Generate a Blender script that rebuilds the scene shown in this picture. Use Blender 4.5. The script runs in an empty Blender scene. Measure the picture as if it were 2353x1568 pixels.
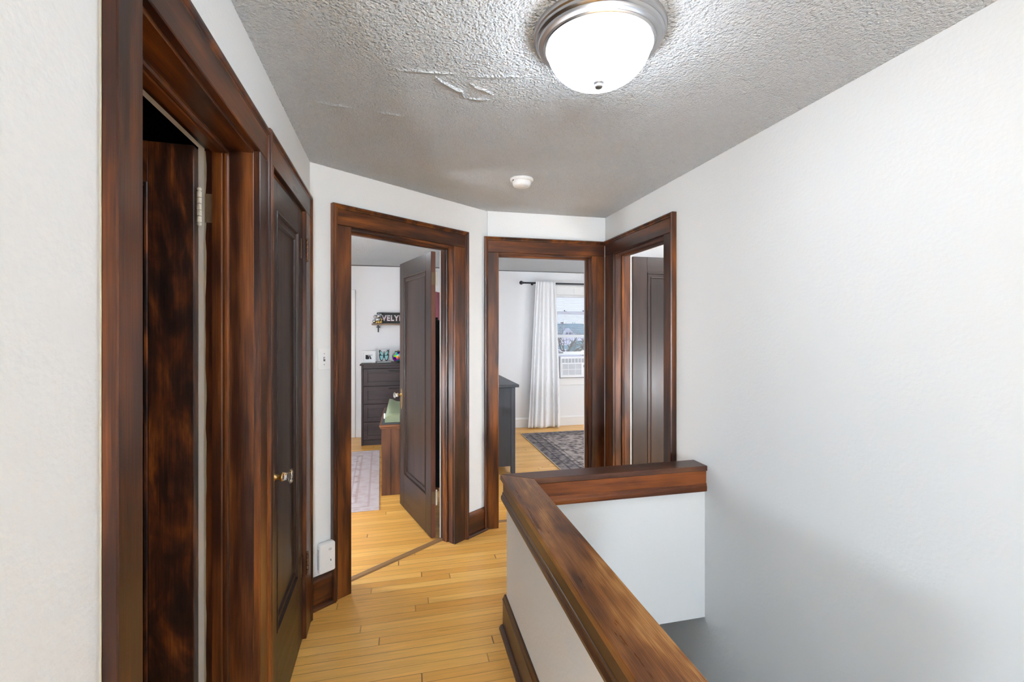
import bpy, bmesh, math, random
from mathutils import Vector, Matrix
random.seed(7)
PI = math.pi
scene = bpy.context.scene
COL = scene.collection

# ------------------------------------------------------------------ camera
H = 2.44            # ceiling height
cam_d = bpy.data.cameras.new('camera')
cam = bpy.data.objects.new('camera', cam_d)
COL.objects.link(cam)
cam.location = (0, 0, 1.53)
cam.rotation_euler = (PI / 2, 0, -math.radians(13.2116))
cam_d.sensor_width = 36.0
cam_d.lens = 36.0 * 1050.0 / 2353.0
cam_d.shift_y = -27.0 / 2353.0
cam_d.clip_start = 0.03
cam_d.clip_end = 600
scene.camera = cam

# ------------------------------------------------------------------ view / world
vs = scene.view_settings
vs.view_transform = 'Standard'
vs.look = 'None'
vs.exposure = 0.28
vs.gamma = 1.0
vs.use_curve_mapping = False

SKY_STRENGTH = 1.1
HALL_LAMP = 27.0
BACK_FILL = 40.0  # from here on: strengths of the added, unseen fill lamps
FLOOR_FILL = 430.0
SIDE_FILL = 480.0
ROOM_GLOBE_FILL = 72.0
ROOM_FILL = 28.0
BED_FILL = 27.0
BATH_FILL = 40.0

w = bpy.data.worlds.new('overcast_sky')
scene.world = w
w.use_nodes = True
nt = w.node_tree
nt.nodes.clear()
o_ = nt.nodes.new('ShaderNodeOutputWorld')
b_ = nt.nodes.new('ShaderNodeBackground')
tc = nt.nodes.new('ShaderNodeTexCoord')
sp = nt.nodes.new('ShaderNodeSeparateXYZ')
cr = nt.nodes.new('ShaderNodeValToRGB')
cr.color_ramp.elements[0].position = 0.45
cr.color_ramp.elements[0].color = (0.80, 0.84, 0.92, 1)
cr.color_ramp.elements[1].position = 0.75
cr.color_ramp.elements[1].color = (0.56, 0.62, 0.92, 1)
mr = nt.nodes.new('ShaderNodeMath'); mr.operation = 'MULTIPLY_ADD'
mr.inputs[1].default_value = 0.5; mr.inputs[2].default_value = 0.5
nt.links.new(tc.outputs['Generated'], sp.inputs[0])
nt.links.new(sp.outputs['Z'], mr.inputs[0])
nt.links.new(mr.outputs[0], cr.inputs[0])
nt.links.new(cr.outputs[0], b_.inputs[0])
b_.inputs[1].default_value = SKY_STRENGTH
nt.links.new(b_.outputs[0], o_.inputs[0])


# ------------------------------------------------------------------ materials
def mat(name):
    m = bpy.data.materials.new(name)
    m.use_nodes = True
    return m, m.node_tree, m.node_tree.nodes['Principled BSDF']


def N(nt, t, **kw):
    n = nt.nodes.new(t)
    for k, v in kw.items():
        setattr(n, k, v)
    return n


def simple(name, col, rough=0.5, metal=0.0, spec=0.5, bump=None, emis=None, coat=0.0):
    m, nt, p = mat(name)
    p.inputs['Base Color'].default_value = (*col, 1)
    p.inputs['Roughness'].default_value = rough
    p.inputs['Metallic'].default_value = metal
    p.inputs['Specular IOR Level'].default_value = spec
    p.inputs['Coat Weight'].default_value = coat
    if emis:
        p.inputs['Emission Color'].default_value = (*emis[0], 1)
        p.inputs['Emission Strength'].default_value = emis[1]
    # every surface gets a little procedural unevenness
    tcn = N(nt, 'ShaderNodeTexCoord')
    no = N(nt, 'ShaderNodeTexNoise')
    no.inputs['Scale'].default_value = bump[0] if bump else 40
    no.inputs['Detail'].default_value = bump[2] if bump and len(bump) > 2 else 2
    nt.links.new(tcn.outputs['Object'], no.inputs['Vector'])
    bp = N(nt, 'ShaderNodeBump')
    bp.inputs['Strength'].default_value = 0.6 if bump else 0.05
    bp.inputs['Distance'].default_value = bump[1] if bump else 0.001
    nt.links.new(no.outputs['Fac'], bp.inputs['Height'])
    nt.links.new(bp.outputs[0], p.inputs['Normal'])
    return m


def wood(name, axis, stops, rough=(0.22, 0.4), grain=1.0, blotch=1.0, figured=False, spec=0.32, coat=0.0, bl=(1.7, 9.0), fine=0.22):
    """stained wood, grain along the local axis"""
    m, nt, p = mat(name)
    L = nt.links.new
    tcn = N(nt, 'ShaderNodeTexCoord')
    oi = N(nt, 'ShaderNodeObjectInfo')
    off = N(nt, 'ShaderNodeVectorMath', operation='SCALE')
    cmb = N(nt, 'ShaderNodeCombineXYZ')
    for i in range(3):
        L(oi.outputs['Random'], cmb.inputs[i])
    off.inputs['Scale'].default_value = 13.7
    L(cmb.outputs[0], off.inputs[0])
    add = N(nt, 'ShaderNodeVectorMath', operation='ADD')
    L(tcn.outputs['Object'], add.inputs[0]); L(off.outputs[0], add.inputs[1])

    def mapped(along, across):
        mp = N(nt, 'ShaderNodeMapping')
        s = [across] * 3
        s['XYZ'.index(axis)] = along
        mp.inputs['Scale'].default_value = s
        L(add.outputs[0], mp.inputs['Vector'])
        return mp
    n1 = N(nt, 'ShaderNodeTexNoise'); n1.inputs['Scale'].default_value = 1.0
    n1.inputs['Detail'].default_value = 5; n1.inputs['Roughness'].default_value = 0.6
    n1.inputs['Distortion'].default_value = 1.6 if figured else 0.3
    L(mapped(5.0 if figured else 1.6, 26 if not figured else 14).outputs[0], n1.inputs['Vector'])
    n2 = N(nt, 'ShaderNodeTexNoise'); n2.inputs['Scale'].default_value = 1.0
    n2.inputs['Detail'].default_value = 3
    n2.inputs['Distortion'].default_value = 2.2 if figured else 0.4
    L(mapped(2.2 if figured else bl[0], 6.0 if figured else bl[1]).outputs[0], n2.inputs['Vector'])
    n3 = N(nt, 'ShaderNodeTexNoise'); n3.inputs['Scale'].default_value = 1.0
    n3.inputs['Detail'].default_value = 3
    L(mapped(7, 330).outputs[0], n3.inputs['Vector'])
    mx = N(nt, 'ShaderNodeMath', operation='MULTIPLY_ADD')
    mx.inputs[1].default_value = 0.45 * grain
    L(n1.outputs['Fac'], mx.inputs[0])
    m2 = N(nt, 'ShaderNodeMath', operation='MULTIPLY_ADD')
    m2.inputs[1].default_value = 0.75 * blotch
    L(n2.outputs['Fac'], m2.inputs[0])
    m2.inputs[2].default_value = 0.5 - 0.5 * (0.45 * grain + 0.75 * blotch + fine)
    m3 = N(nt, 'ShaderNodeMath', operation='MULTIPLY_ADD')
    m3.inputs[1].default_value = fine
    L(n3.outputs['Fac'], m3.inputs[0]); L(m2.outputs[0], m3.inputs[2])
    L(m3.outputs[0], mx.inputs[2])
    ramp = N(nt, 'ShaderNodeValToRGB')
    el = ramp.color_ramp.elements
    while len(el) < len(stops):
        el.new(0.5)
    for e, (pos, c) in zip(el, stops):
        e.position = pos
        e.color = (*c, 1)
    L(mx.outputs[0], ramp.inputs[0])
    L(ramp.outputs[0], p.inputs['Base Color'])
    rr = N(nt, 'ShaderNodeMapRange')
    rr.inputs['To Min'].default_value = rough[0]; rr.inputs['To Max'].default_value = rough[1]
    L(n1.outputs['Fac'], rr.inputs['Value'])
    L(rr.outputs[0], p.inputs['Roughness'])
    p.inputs['Specular IOR Level'].default_value = spec
    p.inputs['Coat Weight'].default_value = coat
    p.inputs['Coat Roughness'].default_value = 0.18
    bp = N(nt, 'ShaderNodeBump')
    bp.inputs['Strength'].default_value = 0.25
    bp.inputs['Distance'].default_value = 0.0006
    L(n3.outputs['Fac'], bp.inputs['Height'])
    L(bp.outputs[0], p.inputs['Normal'])
    return m


D1, D2, D3, D4 = (0.010, 0.0042, 0.0028), (0.036, 0.0115, 0.0052), (0.115, 0.036, 0.0095), (0.27, 0.092, 0.020)
TRIM = [(0.28, (0.011, 0.0040, 0.0025)), (0.45, (0.033, 0.0098, 0.0040)), (0.57, (0.098, 0.0285, 0.0068)), (0.76, (0.24, 0.074, 0.014))]
M = {}
for ax in 'XYZ':
    M['trim' + ax] = wood('mahogany_stained_trim_' + ax.lower(), ax, TRIM)
    M['door' + ax] = wood('dark_stained_door_' + ax.lower(), ax,
                          [(0.28, (0.009, 0.0055, 0.0048)), (0.48, (0.021, 0.0115, 0.0088)), (0.72, (0.050, 0.022, 0.013))],
                          rough=(0.26, 0.42))
    M['cap' + ax] = wood('worn_rail_cap_' + ax.lower(), ax,
                         [(0.26, (0.045, 0.015, 0.006)), (0.41, (0.125, 0.044, 0.013)), (0.55, (0.225, 0.088, 0.024)), (0.74, (0.50, 0.25, 0.085))],
                         rough=(0.2, 0.42), blotch=1.15, bl=(3.2, 10.0), fine=0.38)
    M['capdark' + ax] = wood('rail_cap_dark_' + ax.lower(), ax,
                             [(0.22, (0.022, 0.009, 0.006)), (0.46, (0.060, 0.022, 0.012)), (0.66, (0.12, 0.045, 0.018)), (0.85, (0.20, 0.085, 0.03))],
                             rough=(0.22, 0.4))
    M['apron' + ax] = wood('rail_apron_red_' + ax.lower(), ax,
                           [(0.30, (0.028, 0.010, 0.005)), (0.45, (0.085, 0.022, 0.006)), (0.58, (0.17, 0.045, 0.009)), (0.75, (0.25, 0.075, 0.016))])
    M['base' + ax] = wood('baseboard_brown_' + ax.lower(), ax,
                          [(0.22, (0.022, 0.009, 0.005)), (0.5, (0.065, 0.026, 0.011)), (0.75, (0.13, 0.055, 0.02))])
M['figured'] = wood('figured_mahogany_door', 'Z', [(0.34, (0.008, 0.004, 0.003)), (0.46, (0.026, 0.009, 0.005)), (0.57, (0.085, 0.024, 0.007)), (0.70, (0.22, 0.062, 0.012))],
                    figured=True, rough=(0.34, 0.5), spec=0.35)
M['edge'] = wood('door_edge_reddish', 'Z', [(0.25, (0.07, 0.025, 0.015)), (0.5, (0.13, 0.05, 0.032)), (0.8, (0.19, 0.08, 0.05))], rough=(0.4, 0.55))
M['pine'] = wood('brown_pine_chest', 'Z', [(0.28, (0.030, 0.009, 0.0035)), (0.45, (0.075, 0.024, 0.008)), (0.6, (0.125, 0.043, 0.014)), (0.8, (0.19, 0.075, 0.026))], grain=1.5, rough=(0.35, 0.5))
M['pineX'] = wood('brown_pine_ledge', 'X', [(0.22, (0.065, 0.022, 0.008)), (0.45, (0.13, 0.045, 0.016)), (0.65, (0.20, 0.075, 0.028)), (0.85, (0.28, 0.115, 0.045))], rough=(0.3, 0.5))
M['espresso'] = wood('espresso_dresser', 'X', [(0.25, (0.020, 0.013, 0.013)), (0.5, (0.038, 0.024, 0.024)), (0.8, (0.066, 0.043, 0.042))], rough=(0.4, 0.55))
M['espressoZ'] = wood('espresso_dresser_upright', 'Z', [(0.25, (0.020, 0.013, 0.013)), (0.5, (0.038, 0.024, 0.024)), (0.8, (0.066, 0.043, 0.042))], rough=(0.4, 0.55))
M['greywood'] = wood('grey_painted_dresser', 'Z', [(0.25, (0.050, 0.054, 0.064)), (0.5, (0.070, 0.075, 0.088)), (0.8, (0.092, 0.098, 0.114))], rough=(0.4, 0.6), blotch=0.6)
M['shelfwood'] = wood('weathered_shelf_wood', 'X', [(0.25, (0.12, 0.07, 0.045)), (0.5, (0.24, 0.16, 0.11)), (0.8, (0.38, 0.27, 0.2))], rough=(0.5, 0.7))
M['thresh'] = wood('worn_threshold', 'X', [(0.25, (0.16, 0.078, 0.030)), (0.5, (0.29, 0.155, 0.065)), (0.8, (0.42, 0.25, 0.12))], rough=(0.3, 0.5))
M['step'] = wood('stair_tread_wood', 'X', TRIM)

M['wall'] = simple('white_wall_paint', (0.805, 0.81, 0.80), 0.55, bump=(75, 0.0016, 3), spec=0.3)
M['wallroom'] = simple('white_room_paint', (0.85, 0.85, 0.86), 0.6, bump=(60, 0.0008, 2), spec=0.3)
M['white'] = simple('white_trim_paint', (0.84, 0.84, 0.83), 0.35)
M['caulk'] = simple('cream_paint_edge', (0.40, 0.37, 0.27), 0.6, bump=(90, 0.002))
M['plastic'] = simple('white_plastic', (0.84, 0.84, 0.83), 0.35)
M['plastic_old'] = simple('ivory_plastic', (0.80, 0.79, 0.76), 0.4)
M['black'] = simple('black_metal', (0.010, 0.011, 0.015), 0.4)
M['blackwall'] = simple('black_wall_surface', (0.003, 0.003, 0.004), 0.9, spec=0.05)
M['darkgap'] = simple('dark_grey_strip', (0.12, 0.115, 0.11), 0.8)  # plain dark grey for thin lines and slots
M['nickel'] = simple('brushed_nickel', (0.50, 0.50, 0.51), 0.30, metal=1.0)
M['nickeldark'] = simple('satin_nickel_finial', (0.16, 0.155, 0.15), 0.5, metal=0.9)
M['brass'] = simple('aged_brass', (0.45, 0.30, 0.12), 0.3, metal=1.0)
M['bronze'] = simple('bronze_hinge', (0.14, 0.075, 0.045), 0.35, metal=0.8)
M['rust'] = simple('rusty_hinge_plate', (0.16, 0.105, 0.06), 0.6, metal=0.4, bump=(120, 0.002))
M['hingewhite'] = simple('paint_covered_hinge', (0.78, 0.74, 0.64), 0.5, bump=(150, 0.003))
M['green_fabric'] = simple('sage_green_muslin', (0.27, 0.31, 0.20), 0.95, spec=0.1, bump=(260, 0.004, 4))
M['curtain'] = simple('white_cotton_curtain', (0.86, 0.86, 0.87), 0.95, spec=0.1, bump=(34, 0.006, 3))
M['pinkcloth'] = simple('pink_plush_cloth', (0.62, 0.22, 0.28), 0.95, spec=0.1, bump=(70, 0.01, 4))
M['blackcloth'] = simple('black_cloth', (0.012, 0.011, 0.013), 0.95, spec=0.1, bump=(80, 0.006, 4))
M['darkrubber'] = simple('dark_grey_tray', (0.055, 0.055, 0.062), 0.6)
M['paper'] = simple('white_mat_board', (0.83, 0.83, 0.82), 0.8)
M['ink'] = simple('black_print', (0.012, 0.012, 0.012), 0.8)
M['signblack'] = simple('black_sign_board', (0.012, 0.012, 0.011), 0.6)
M['pink'] = simple('pale_pink_paint', (0.75, 0.36, 0.40), 0.6)
M['letterwhite'] = simple('white_letter_edge', (0.80, 0.76, 0.76), 0.6)
M['silver'] = simple('silver_trinket', (0.55, 0.56, 0.58), 0.2, metal=1.0)
M['gold'] = simple('gold_paint', (0.70, 0.48, 0.16), 0.35, metal=0.8)
M['teal'] = simple('teal_butterfly_wing', (0.24, 0.52, 0.53), 0.6)
M['copper'] = simple('copper_crown', (0.45, 0.24, 0.14), 0.3, metal=0.9)
M['roofteal'] = simple('pale_teal_roof', (0.27, 0.42, 0.40), 0.9, bump=(4, 0.05))
M['snow'] = simple('snowy_ground', (0.80, 0.79, 0.77), 0.95, bump=(0.6, 0.2))
M['bark'] = simple('bare_tree_bark', (0.15, 0.115, 0.07), 0.95, bump=(8, 0.02))
M['conifer'] = simple('evergreen_needles', (0.10, 0.19, 0.17), 0.95, bump=(3, 0.2))
M['brick'] = simple('chimney_brick', (0.30, 0.22, 0.20), 0.9)
M['housewhite'] = simple('white_siding', (0.80, 0.81, 0.82), 0.8)
M['housedark'] = simple('dark_window_glass', (0.06, 0.08, 0.09), 0.2)  # even dark glass of the distant windows
M['grille'] = simple('grey_vent_grille', (0.40, 0.41, 0.44), 0.6)
M['acwhite'] = simple('white_appliance_plastic', (0.82, 0.82, 0.84), 0.35)


def glass_mat(name, tint=(1, 1, 1), refl=0.06):
    m = bpy.data.materials.new(name)
    m.use_nodes = True
    nt = m.node_tree; nt.nodes.clear()
    out = N(nt, 'ShaderNodeOutputMaterial')
    t = N(nt, 'ShaderNodeBsdfTransparent'); t.inputs[0].default_value = (*tint, 1)
    g = N(nt, 'ShaderNodeBsdfGlossy'); g.inputs['Roughness'].default_value = 0.03
    mx = N(nt, 'ShaderNodeMixShader'); mx.inputs[0].default_value = refl
    nt.links.new(t.outputs[0], mx.inputs[1]); nt.links.new(g.outputs[0], mx.inputs[2])
    nt.links.new(mx.outputs[0], out.inputs[0])
    return m


M['pane'] = glass_mat('window_glass', (0.97, 0.98, 0.98))
M['acrylic'] = glass_mat('clear_acrylic', (0.95, 0.96, 0.97), 0.10)
m, nt, p = mat('crystal_glass')
p.inputs['Base Color'].default_value = (1, 1, 1, 1)
p.inputs['Roughness'].default_value = 0.0
p.inputs['Transmission Weight'].default_value = 1.0
p.inputs['IOR'].default_value = 1.55
M['crystal'] = m

# translucent blind slats
m = bpy.data.materials.new('translucent_blind'); m.use_nodes = True
nt = m.node_tree; nt.nodes.clear()
out = N(nt, 'ShaderNodeOutputMaterial')
df = N(nt, 'ShaderNodeBsdfDiffuse'); df.inputs[0].default_value = (0.78, 0.80, 0.88, 1)
tl = N(nt, 'ShaderNodeBsdfTranslucent'); tl.inputs[0].default_value = (0.78, 0.81, 0.95, 1)
mx = N(nt, 'ShaderNodeMixShader'); mx.inputs[0].default_value = 0.6
nt.links.new(df.outputs[0], mx.inputs[1]); nt.links.new(tl.outputs[0], mx.inputs[2]); nt.links.new(mx.outputs[0], out.inputs[0])
M['blind'] = m

# alabaster lamp bowl, also the glow of the added fill lamps
def lamp_glass(name, strength, col=(0.87, 0.97, 1.09)):
    m, nt, p = mat(name)
    p.inputs['Base Color'].default_value = (0.9, 0.9, 0.88, 1)
    p.inputs['Roughness'].default_value = 0.25
    p.inputs['Emission Color'].default_value = (*col, 1)
    tcn = N(nt, 'ShaderNodeTexCoord'); no = N(nt, 'ShaderNodeTexNoise')
    no.inputs['Scale'].default_value = 7; no.inputs['Distortion'].default_value = 1.5
    nt.links.new(tcn.outputs['Object'], no.inputs['Vector'])
    mr = N(nt, 'ShaderNodeMapRange')
    mr.inputs['To Min'].default_value = strength * 0.85; mr.inputs['To Max'].default_value = strength * 1.15
    nt.links.new(no.outputs['Fac'], mr.inputs['Value'])
    nt.links.new(mr.outputs[0], p.inputs['Emission Strength'])
    return m


M['bowl'] = lamp_glass('alabaster_glass_lit', HALL_LAMP)
M['bowl_back'] = lamp_glass('fill_glass_lit_back', BACK_FILL)
M['globe'] = lamp_glass('fill_globe_lit', FLOOR_FILL, (0.84, 0.965, 1.10))
M['globe_side'] = lamp_glass('fill_globe_lit_side', SIDE_FILL, (0.84, 0.965, 1.10))
M['globe_room'] = lamp_glass('fill_globe_lit_room', ROOM_GLOBE_FILL, (0.90, 0.97, 1.04))
M['bowl_room'] = lamp_glass('fill_glass_lit_room', ROOM_FILL, (0.92, 0.98, 1.04))
M['bowl_bed'] = lamp_glass('fill_glass_lit_bedroom', BED_FILL, (0.92, 0.98, 1.04))
M['bowl_bath'] = lamp_glass('fill_glass_lit_side_room', BATH_FILL, (0.95, 0.98, 1.0))


def ceiling_mat():
    m, nt, p = mat('popcorn_ceiling')
    L = nt.links.new
    p.inputs['Roughness'].default_value = 0.9
    p.inputs['Specular IOR Level'].default_value = 0.15
    tcn = N(nt, 'ShaderNodeTexCoord')
    a = N(nt, 'ShaderNodeTexVoronoi'); a.inputs['Scale'].default_value = 105
    a.feature = 'SMOOTH_F1'
    b = N(nt, 'ShaderNodeTexNoise'); b.inputs['Scale'].default_value = 160; b.inputs['Detail'].default_value = 3
    c = N(nt, 'ShaderNodeTexNoise'); c.inputs['Scale'].default_value = 1.3; c.inputs['Detail'].default_value = 2
    for n in (a, b, c):
        L(tcn.outputs['Object'], n.inputs['Vector'])
    mm = N(nt, 'ShaderNodeMath', operation='MULTIPLY_ADD'); mm.inputs[1].default_value = -0.7
    L(a.outputs['Distance'], mm.inputs[0]); L(b.outputs['Fac'], mm.inputs[2])
    bp = N(nt, 'ShaderNodeBump'); bp.inputs['Strength'].default_value = 1.0; bp.inputs['Distance'].default_value = 0.028
    L(mm.outputs[0], bp.inputs['Height']); L(bp.outputs[0], p.inputs['Normal'])
    r = N(nt, 'ShaderNodeValToRGB')
    r.color_ramp.elements[0].position = 0.35; r.color_ramp.elements[0].color = (0.84, 0.872, 0.90, 1)
    r.color_ramp.elements[1].position = 0.65; r.color_ramp.elements[1].color = (0.875, 0.905, 0.93, 1)
    L(c.outputs['Fac'], r.inputs[0]); L(r.outputs[0], p.inputs['Base Color'])
    return m


M['ceiling'] = ceiling_mat()


def floor_mat():
    """narrow maple strips running along X"""
    m, nt, p = mat('maple_strip_floor')
    L = nt.links.new
    tcn = N(nt, 'ShaderNodeTexCoord'); s = N(nt, 'ShaderNodeSeparateXYZ')
    L(tcn.outputs['Object'], s.inputs[0])

    def mth(op, a, b=None, c=None):
        n = N(nt, 'ShaderNodeMath', operation=op)
        for i, v in enumerate((a, b, c)):
            if v is None:
                continue
            if isinstance(v, (int, float)):
                n.inputs[i].default_value = v
            else:
                L(v, n.inputs[i])
        return n.outputs[0]
    W, LEN = 0.0575, 1.9
    yv = mth('DIVIDE', s.outputs['Y'], W)
    row = mth('FLOOR', yv)
    fy = mth('FRACT', yv)
    wn = N(nt, 'ShaderNodeTexWhiteNoise', noise_dimensions='1D'); L(row, wn.inputs['W'])
    xv = mth('ADD', mth('DIVIDE', s.outputs['X'], LEN), mth('MULTIPLY', wn.outputs['Value'], 7.3))
    brd = mth('FLOOR', xv); fx = mth('FRACT', xv)
    cb = N(nt, 'ShaderNodeCombineXYZ'); L(row, cb.inputs[0]); L(brd, cb.inputs[1])
    wb = N(nt, 'ShaderNodeTexWhiteNoise', noise_dimensions='2D'); L(cb.outputs[0], wb.inputs['Vector'])
    ramp = N(nt, 'ShaderNodeValToRGB')
    el = ramp.color_ramp.elements; el.new(0.5)
    el[0].position = 0.0; el[0].color = (0.78, 0.375, 0.078, 1)
    el[1].position = 0.5; el[1].color = (0.87, 0.455, 0.105, 1)
    el[2].position = 1.0; el[2].color = (0.93, 0.53, 0.140, 1)
    L(wb.outputs['Value'], ramp.inputs[0])
    # grain
    ad = N(nt, 'ShaderNodeVectorMath', operation='ADD'); L(tcn.outputs['Object'], ad.inputs[0]); L(wb.outputs['Color'], ad.inputs[1])
    mp = N(nt, 'ShaderNodeMapping'); mp.inputs['Scale'].default_value = (4, 70, 4); L(ad.outputs[0], mp.inputs['Vector'])
    gn = N(nt, 'ShaderNodeTexNoise'); gn.inputs['Scale'].default_value = 1; gn.inputs['Detail'].default_value = 4; gn.inputs['Distortion'].default_value = 0.6
    L(mp.outputs[0], gn.inputs['Vector'])
    gm = N(nt, 'ShaderNodeMapRange'); gm.inputs['From Min'].default_value = 0.3; gm.inputs['From Max'].default_value = 0.7
    gm.inputs['To Min'].default_value = 0.88; gm.inputs['To Max'].default_value = 1.08
    L(gn.outputs['Fac'], gm.inputs['Value'])
    big = N(nt, 'ShaderNodeTexNoise'); big.inputs['Scale'].default_value = 1.7; big.inputs['Detail'].default_value = 2
    L(tcn.outputs['Object'], big.inputs['Vector'])
    bm_ = N(nt, 'ShaderNodeMapRange'); bm_.inputs['To Min'].default_value = 0.86; bm_.inputs['To Max'].default_value = 1.12
    L(big.outputs['Fac'], bm_.inputs['Value'])
    tint = mth('MULTIPLY', gm.outputs[0], bm_.outputs[0])
    # gaps
    ey = mth('MINIMUM', fy, mth('SUBTRACT', 1.0, fy))
    ex = mth('MINIMUM', fx, mth('SUBTRACT', 1.0, fx))
    gy = mth('LESS_THAN', ey, 0.022); gx = mth('LESS_THAN', ex, 0.0016)
    gap = mth('MAXIMUM', gy, gx)
    wr = N(nt, 'ShaderNodeTexWhiteNoise', noise_dimensions='1D'); L(mth('ADD', row, 55.0), wr.inputs['W'])
    gapk = mth('MULTIPLY', gap, mth('MULTIPLY_ADD', wr.outputs['Value'], 0.50, 0.42))
    mul = N(nt, 'ShaderNodeVectorMath', operation='SCALE'); L(ramp.outputs[0], mul.inputs[0]); L(tint, mul.inputs['Scale'])
    gmx = N(nt, 'ShaderNodeMix', data_type='RGBA', blend_type='MIX')
    L(gapk, gmx.inputs[0]); L(mul.outputs[0], gmx.inputs[6]); gmx.inputs[7].default_value = (0.16, 0.055, 0.010, 1)
    L(gmx.outputs[2], p.inputs['Base Color'])
    rg = N(nt, 'ShaderNodeMapRange'); rg.inputs['To Min'].default_value = 0.22; rg.inputs['To Max'].default_value = 0.40
    L(gn.outputs['Fac'], rg.inputs['Value']); L(rg.outputs[0], p.inputs['Roughness'])
    bp = N(nt, 'ShaderNodeBump'); bp.inputs['Strength'].default_value = 0.3; bp.inputs['Distance'].default_value = 0.001
    L(mth('SUBTRACT', 1.0, gap), bp.inputs['Height']); L(bp.outputs[0], p.inputs['Normal'])
    return m


M['floor'] = floor_mat()


def tile_mat():
    m, nt, p = mat('grey_wall_tile')
    tcn = N(nt, 'ShaderNodeTexCoord')
    mp = N(nt, 'ShaderNodeMapping'); mp.inputs['Rotation'].default_value = (PI / 2, 0, 0)
    br = N(nt, 'ShaderNodeTexBrick')
    br.inputs['Color1'].default_value = (0.36, 0.36, 0.35, 1); br.inputs['Color2'].default_value = (0.40, 0.40, 0.39, 1)
    br.inputs['Mortar'].default_value = (0.20, 0.20, 0.19, 1)
    br.inputs['Scale'].default_value = 1.0; br.inputs['Mortar Size'].default_value = 0.004
    br.inputs['Brick Width'].default_value = 0.24; br.inputs['Row Height'].default_value = 0.117
    nt.links.new(tcn.outputs['Object'], mp.inputs['Vector']); nt.links.new(mp.outputs[0], br.inputs['Vector'])
    nt.links.new(br.outputs['Color'], p.inputs['Base Color'])
    p.inputs['Roughness'].default_value = 0.3
    return m


M['tile'] = tile_mat()


def rug_mat(name, w, l, cols, border, border_col, field_scale=9.0, contrast=(0.35, 0.65), edge_col=None):
    """faded oriental rug: local x in 0..w, y in 0..l"""
    m, nt, p = mat(name)
    L = nt.links.new
    tcn = N(nt, 'ShaderNodeTexCoord'); s = N(nt, 'ShaderNodeSeparateXYZ'); L(tcn.outputs['Object'], s.inputs[0])

    def mth(op, a, b=None):
        n = N(nt, 'ShaderNodeMath', operation=op)
        for i, v in enumerate((a, b)):
            if v is None:
                continue
            if isinstance(v, (int, float)):
                n.inputs[i].default_value = v
            else:
                L(v, n.inputs[i])
        return n.outputs[0]
    dx = mth('MINIMUM', s.outputs['X'], mth('SUBTRACT', w, s.outputs['X']))
    dy = mth('MINIMUM', s.outputs['Y'], mth('SUBTRACT', l, s.outputs['Y']))
    d = mth('MINIMUM', dx, dy)
    n1 = N(nt, 'ShaderNodeTexNoise'); n1.inputs['Scale'].default_value = field_scale; n1.inputs['Detail'].default_value = 8; n1.inputs['Roughness'].default_value = 0.8
    mp = N(nt, 'ShaderNodeMapping'); mp.inputs['Scale'].default_value = (1, 2.4, 1); L(tcn.outputs['Object'], mp.inputs['Vector'])
    L(mp.outputs[0], n1.inputs['Vector'])
    v = N(nt, 'ShaderNodeTexVoronoi'); v.inputs['Scale'].default_value = field_scale * 0.9
    L(tcn.outputs['Object'], v.inputs['Vector'])
    sm = mth('ADD', mth('MULTIPLY', n1.outputs['Fac'], 0.75), mth('MULTIPLY', v.outputs['Distance'], 0.35))
    ramp = N(nt, 'ShaderNodeValToRGB'); el = ramp.color_ramp.elements
    el[0].position = contrast[0]; el[0].color = (*cols[0], 1)
    el[1].position = contrast[1]; el[1].color = (*cols[1], 1)
    L(sm, ramp.inputs[0])
    inb = mth('LESS_THAN', d, border)
    l1 = mth('LESS_THAN', mth('ABSOLUTE', mth('SUBTRACT', d, border)), 0.012)
    l2 = mth('LESS_THAN', mth('ABSOLUTE', mth('SUBTRACT', d, border * 0.45)), 0.010)
    l3 = mth('LESS_THAN', mth('ABSOLUTE', mth('SUBTRACT', d, border * 1.25)), 0.008)
    ln = mth('MAXIMUM', mth('MAXIMUM', l1, l2), l3)
    mx = N(nt, 'ShaderNodeMix', data_type='RGBA', blend_type='MIX')
    L(mth('MULTIPLY', inb, border_col[1]), mx.inputs[0]); L(ramp.outputs[0], mx.inputs[6]); mx.inputs[7].default_value = (*border_col[0], 1)
    mx2 = N(nt, 'ShaderNodeMix', data_type='RGBA', blend_type='MIX')
    L(mth('MULTIPLY', ln, 0.6), mx2.inputs[0]); L(mx.outputs[2], mx2.inputs[6]); mx2.inputs[7].default_value = (*border_col[2], 1)
    last = mx2.outputs[2]
    L(last, p.inputs['Base Color'])
    p.inputs['Roughness'].default_value = 0.95; p.inputs['Specular IOR Level'].default_value = 0.1
    bp = N(nt, 'ShaderNodeBump'); bp.inputs['Distance'].default_value = 0.004
    n2 = N(nt, 'ShaderNodeTexNoise'); n2.inputs['Scale'].default_value = 300; L(tcn.outputs['Object'], n2.inputs['Vector'])
    L(n2.outputs['Fac'], bp.inputs['Height']); L(bp.outputs[0], p.inputs['Normal'])
    return m


def mosaic_mat():
    m, nt, p = mat('multicoloured_mosaic_glass')
    tcn = N(nt, 'ShaderNodeTexCoord')
    v = N(nt, 'ShaderNodeTexVoronoi'); v.inputs['Scale'].default_value = 34
    nt.links.new(tcn.outputs['Object'], v.inputs['Vector'])
    hs = N(nt, 'ShaderNodeHueSaturation'); hs.inputs['Saturation'].default_value = 1.3; hs.inputs['Value'].default_value = 0.75
    nt.links.new(v.outputs['Color'], hs.inputs['Color']); nt.links.new(hs.outputs[0], p.inputs['Base Color'])
    p.inputs['Roughness'].default_value = 0.12; p.inputs['Metallic'].default_value = 0.6
    return m


M['mosaic'] = mosaic_mat()


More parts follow.
